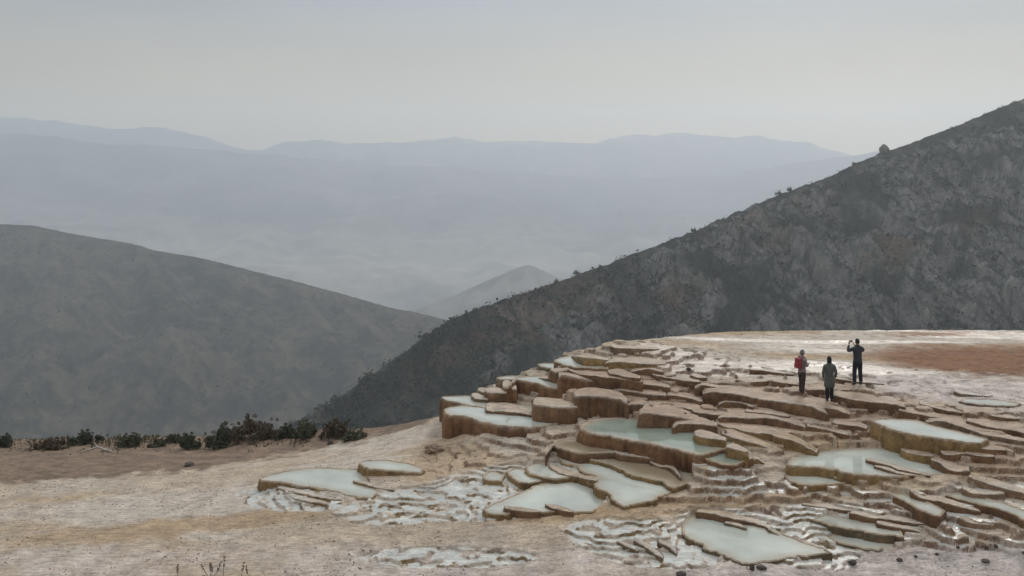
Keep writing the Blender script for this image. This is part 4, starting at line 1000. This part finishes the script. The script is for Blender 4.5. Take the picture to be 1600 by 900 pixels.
def person(px, py, hgt, rotz, label, J, top, top_mat, trous_mat, coat_len=None, head_yaw=0.0, hairf=None, hair_mat=None, hair_name='hair'):
    """J: joints for a 1.75 m figure facing +Y"""
    p = place(px, py)
    e = bpy.data.objects.new('person', None); COL.objects.link(e); e.location = p; e.rotation_euler.z = rotz; e.scale = (hgt / 1.75,) * 3
    tag(e, label, 'person', 'visitors on the terraces')
    sp = [(0, 0, 0.93, 0.13, 0.10), (0, 0.0, 1.08, 0.125, 0.095), (0, 0.0, 1.25, 0.145, 0.105), (0, -0.005, 1.40, 0.13, 0.095), (0, 0.0, 1.47, 0.06, 0.055), (0, 0.01, 1.56, 0.05, 0.05)]
    body = [sp]
    for s in (0, 1):
        sh, el, wr, hd, up = J['arm'][s]
        body.append([sp[3], (*sh, 0.055), tuple(list(Vector(sh).lerp(Vector(el), 0.5))) + (0.046,), (*el, 0.038), tuple(list(Vector(el).lerp(Vector(wr), 0.4))) + (0.036,), (*wr, 0.024)])
        hp, kn, an, toe = J['leg'][s]
        body.append([sp[0], (*hp, 0.085), (*kn, 0.056), tuple(list(Vector(kn).lerp(Vector(an), 0.35))) + (0.055,), (*an, 0.038), (*toe, 0.035)])
    hands = []
    for s in (0, 1):
        sh, el, wr, hd, up = J['arm'][s]; hands += hand_chains(wr, hd, up, 0.6)
    hc = (0, 0.025, 1.635)
    skin_mesh('body', body + hands, M_SKIN, e, 2, [head_shape(hc, head_yaw)])
    # upper garment
    j = []
    tr = [(0, 0, 0.80, 0.20, 0.145), (0, 0, 0.92, 0.19, 0.14), (0, 0, 1.07, 0.175, 0.13), (0, 0, 1.25, 0.19, 0.135), (0, -0.005, 1.40, 0.15, 0.115), (0, 0, 1.49, 0.088, 0.085), (0, 0.005, 1.545, 0.07, 0.07)]
    if coat_len: tr = [(0, 0, coat_len - 0.08, 0.245, 0.18), (0, 0, coat_len + 0.16, 0.225, 0.17)] + [(0, 0, 0.90, 0.20, 0.15)] + tr[2:]
    j.append(tr); anchor = [q for q in tr if abs(q[2] - 1.40) < 1e-6][0]
    for s in (0, 1):
        sh, el, wr, hd, up = J['arm'][s]; w2 = Vector(el).lerp(Vector(wr), 0.93)
        j.append([anchor, (sh[0], sh[1], sh[2] - 0.03, 0.082), tuple(list(Vector(sh).lerp(Vector(el), 0.5))) + (0.074,), (*el, 0.064), (*w2, 0.048)])
    skin_mesh(top, j, top_mat, e)
    tj = [[(0, 0, 1.0, 0.15, 0.115), (0, 0, 0.90, 0.16, 0.12)]]
    for s in (0, 1):
        hp, kn, an, toe = J['leg'][s]
        tj.append([(0, 0, 0.90, 0.16, 0.12), (hp[0], hp[1], hp[2] - 0.06, 0.112), (*kn, 0.085), (*an[:2], an[2] - 0.015, 0.075)])
    skin_mesh('trousers', tj, trous_mat, e)
    for s in (0, 1):
        hp, kn, an, toe = J['leg'][s]
        a = Vector(an); t_ = Vector(toe)
        heel = a + (a - t_).normalized() * 0.045
        skin_mesh('shoe', [[(heel.x, heel.y, 0.045, 0.042, 0.045), (a.x, a.y, 0.05, 0.044, 0.05), (*(a.lerp(t_, 0.6)).xy, 0.042, 0.046, 0.038), (t_.x, t_.y, 0.034, 0.036, 0.03)]], M_SHOE, e)
    if hairf:
        bm = bmesh.new(); hairf(bm, hc, head_yaw); me = bpy.data.meshes.new(hair_name); bm.to_mesh(me); bm.free()
        me.polygons.foreach_set('use_smooth', np.ones(len(me.polygons), bool)); link(hair_name, me, hair_mat, e)
    return e
def short_hair(bm, c, yaw):
    def cut(p):                                  # leaves the face free, ends at the nape
        if p.y > 0.045 and p.z < 0.055: return Vector((p.x * 0.86, 0.03, p.z))
        if p.z < -0.055: return Vector((p.x * 0.9, p.y * 0.92, -0.055))
        return p
    head_shape((c[0], c[1] - 0.004, c[2] + 0.006), yaw, 1.0, 1.09, cut)(bm)
def scarf(bm, c, yaw):
    def cut(p):                                  # covers head and neck, spreads on the shoulders
        if p.y > 0.07 and p.z < 0.06: p = Vector((p.x * 0.8, 0.055, p.z))
        if p.z < -0.05: p = Vector((p.x * (1.1 + (-p.z - 0.05) * 9), p.y * (1.05 + (-p.z - 0.05) * 4) - 0.01, p.z * 1.9 + 0.045))
        return p
    head_shape(c, yaw, 1.0, 1.16, cut)(bm)
def cap(bm, c, yaw):
    def cut(p):
        if p.y > 0.05 and p.z < 0.045: p = Vector((p.x * 0.86, 0.035, p.z))
        if p.z < -0.07: p = Vector((p.x * 0.85, p.y * 0.8, -0.085))
        return p
    head_shape((c[0], c[1] - 0.004, c[2] + 0.01), yaw, 1.0, 1.15, cut)(bm)

LEG = [((-0.095, 0, 0.89), (-0.10, 0.02, 0.50), (-0.105, -0.02, 0.085), (-0.125, 0.13, 0.035)), ((0.095, 0, 0.89), (0.10, 0.02, 0.50), (0.105, -0.02, 0.085), (0.125, 0.13, 0.035))]
LEGW = [((-0.10, 0, 0.89), (-0.125, 0.02, 0.50), (-0.145, -0.02, 0.085), (-0.18, 0.12, 0.035)), ((0.10, 0, 0.89), (0.12, 0.02, 0.50), (0.135, -0.02, 0.085), (0.165, 0.12, 0.035))]
LEGN = [((-0.085, 0, 0.89), (-0.08, 0.03, 0.50), (-0.075, 0.01, 0.085), (-0.085, 0.16, 0.035)), ((0.085, 0, 0.89), (0.08, 0.0, 0.50), (0.075, -0.05, 0.085), (0.095, 0.10, 0.035))]
# man photographing: both arms up in front of the face, elbows out
man = person(1340, 601, 1.78, R(14), 'man in charcoal jacket and navy trousers raising a phone to photograph',
  dict(leg=LEGW, arm=[((-0.19, 0.0, 1.41), (-0.34, 0.13, 1.27), (-0.17, 0.31, 1.49), (0.25, 0.25, 1.0), (0.8, 0.2, -0.2)), ((0.19, 0.0, 1.41), (0.34, 0.11, 1.25), (0.06, 0.33, 1.48), (-0.3, 0.2, 1.0), (-0.8, 0.2, -0.2))]),
  'jacket', M_CHAR, M_NAVY, None, R(10), short_hair, M_HAIR)
woman = person(1296, 627, 1.66, R(-6), 'woman seen from behind in a long grey-green coat and black headscarf',
  dict(leg=LEGN, arm=[((-0.175, 0.0, 1.40), (-0.235, -0.02, 1.13), (-0.22, 0.07, 0.90), (0.05, 0.15, -1), (0.3, 0.6, 0.1)), ((0.175, 0.0, 1.40), (0.245, -0.02, 1.13), (0.24, 0.10, 0.90), (-0.05, 0.15, -1), (-0.3, 0.6, 0.1))]),
  'coat', M_COAT, M_BLACK, 0.56, 0.0, scarf, M_BLACK, 'headscarf')
hiker = person(1253, 614.5, 1.64, R(-62), 'person in a mauve-grey jacket and grey cap wearing a red backpack, facing right',
  dict(leg=LEGN, arm=[((-0.17, 0.0, 1.40), (-0.215, 0.03, 1.14), (-0.07, 0.25, 1.13), (0.5, 0.9, 0.1), (0.2, 0, 0.8)), ((0.17, 0.0, 1.40), (0.215, 0.03, 1.14), (0.07, 0.26, 1.15), (-0.5, 0.9, 0.1), (-0.2, 0, 0.8))]),
  'jacket', M_PALEJ, M_BRT, None, R(0), cap, M_CAP, 'knit_cap')
bpy.context.view_layer.update()
def rounded_box(bm, c, s, bev, seg=3):
    r = bmesh.ops.create_cube(bm, size=1.0); 
    for v in r['verts']: v.co = Vector((v.co.x * s[0], v.co.y * s[1], v.co.z * s[2])) + Vector(c)
    bmesh.ops.bevel(bm, geom=list({e for v in r['verts'] for e in v.link_edges}), offset=bev, segments=seg, affect='EDGES', profile=0.6)
def bm_part(name, mat, parent, *fs):
    bm = bmesh.new()
    for f in fs: f(bm)
    me = bpy.data.meshes.new(name); bm.to_mesh(me); bm.free()
    me.polygons.foreach_set('use_smooth', np.ones(len(me.polygons), bool)); return link(name, me, mat, parent)
bp_ = bpy.data.objects.new('backpack', None); COL.objects.link(bp_); bp_.matrix_world = hiker.matrix_world.copy()
tag(bp_, 'red backpack on the back of the person in the grey cap', 'backpack')
bm_part('bag', M_RED, bp_, lambda b: rounded_box(b, (0, -0.20, 1.25), (0.29, 0.17, 0.42), 0.08, 4))
bm_part('front_pocket', M_RED, bp_, lambda b: rounded_box(b, (0, -0.295, 1.16), (0.22, 0.07, 0.20), 0.03))
for s in (-1, 1):
    V, Fs = [], []
    pts = [(0.10 * s, -0.14, 1.43), (0.105 * s, -0.03, 1.515), (0.115 * s, 0.09, 1.44), (0.13 * s, 0.135, 1.28), (0.15 * s, 0.08, 1.12), (0.14 * s, -0.12, 1.06)]
    for a, b in zip(pts, pts[1:]): tube(V, Fs, a, b, 0.018, 0.018, 6)
    mesh('strap', V, Fs, M_RED, bp_)
ph = bpy.data.objects.new('phone', None); COL.objects.link(ph); ph.matrix_world = man.matrix_world @ Matrix.Translation((-0.05, 0.38, 1.60)) @ Matrix.Rotation(R(-8), 4, 'Y')
tag(ph, 'black phone held up in both hands of the man', 'phone')
bm_part('phone_case', M_PHONE, ph, lambda b: rounded_box(b, (0, 0, 0), (0.16, 0.010, 0.078), 0.004, 2))
bm_part('screen', plain_mat('phone_screen', (0.05, 0.06, 0.07), 0.1, 5, 0.1), ph, lambda b: rounded_box(b, (0, -0.006, 0), (0.146, 0.003, 0.068), 0.001, 1))

# ------------------------------------------------------------------ haze: one closed box of even, thin air round everything
hm_ = bpy.data.materials.new('haze'); hm_.use_nodes = True; t = hm_.node_tree; t.nodes.clear()
ho = N(t, 'ShaderNodeOutputMaterial'); pv = N(t, 'ShaderNodeVolumePrincipled')
pv.inputs['Color'].default_value = (0.87, 0.935, 1.0, 1); pv.inputs['Density'].default_value = 2.5e-4; pv.inputs['Anisotropy'].default_value = 0.5
t.links.new(pv.outputs[0], ho.inputs['Volume'])
bm = bmesh.new(); r = bmesh.ops.create_cube(bm, size=1.0)
lo_, hi_ = Vector((-11000, -150, -700)), Vector((11000, 7000, 360))
for v in r['verts']: v.co = Vector([lo_[k] if v.co[k] < 0 else hi_[k] for k in range(3)])
me = bpy.data.meshes.new('haze'); bm.to_mesh(me); bm.free()
hz = link('haze', me, hm_); tag(hz, 'thin pale mist filling the valley air', 'haze', None, 'stuff')
print('terraces', len(T), 'objects', len(S.objects))
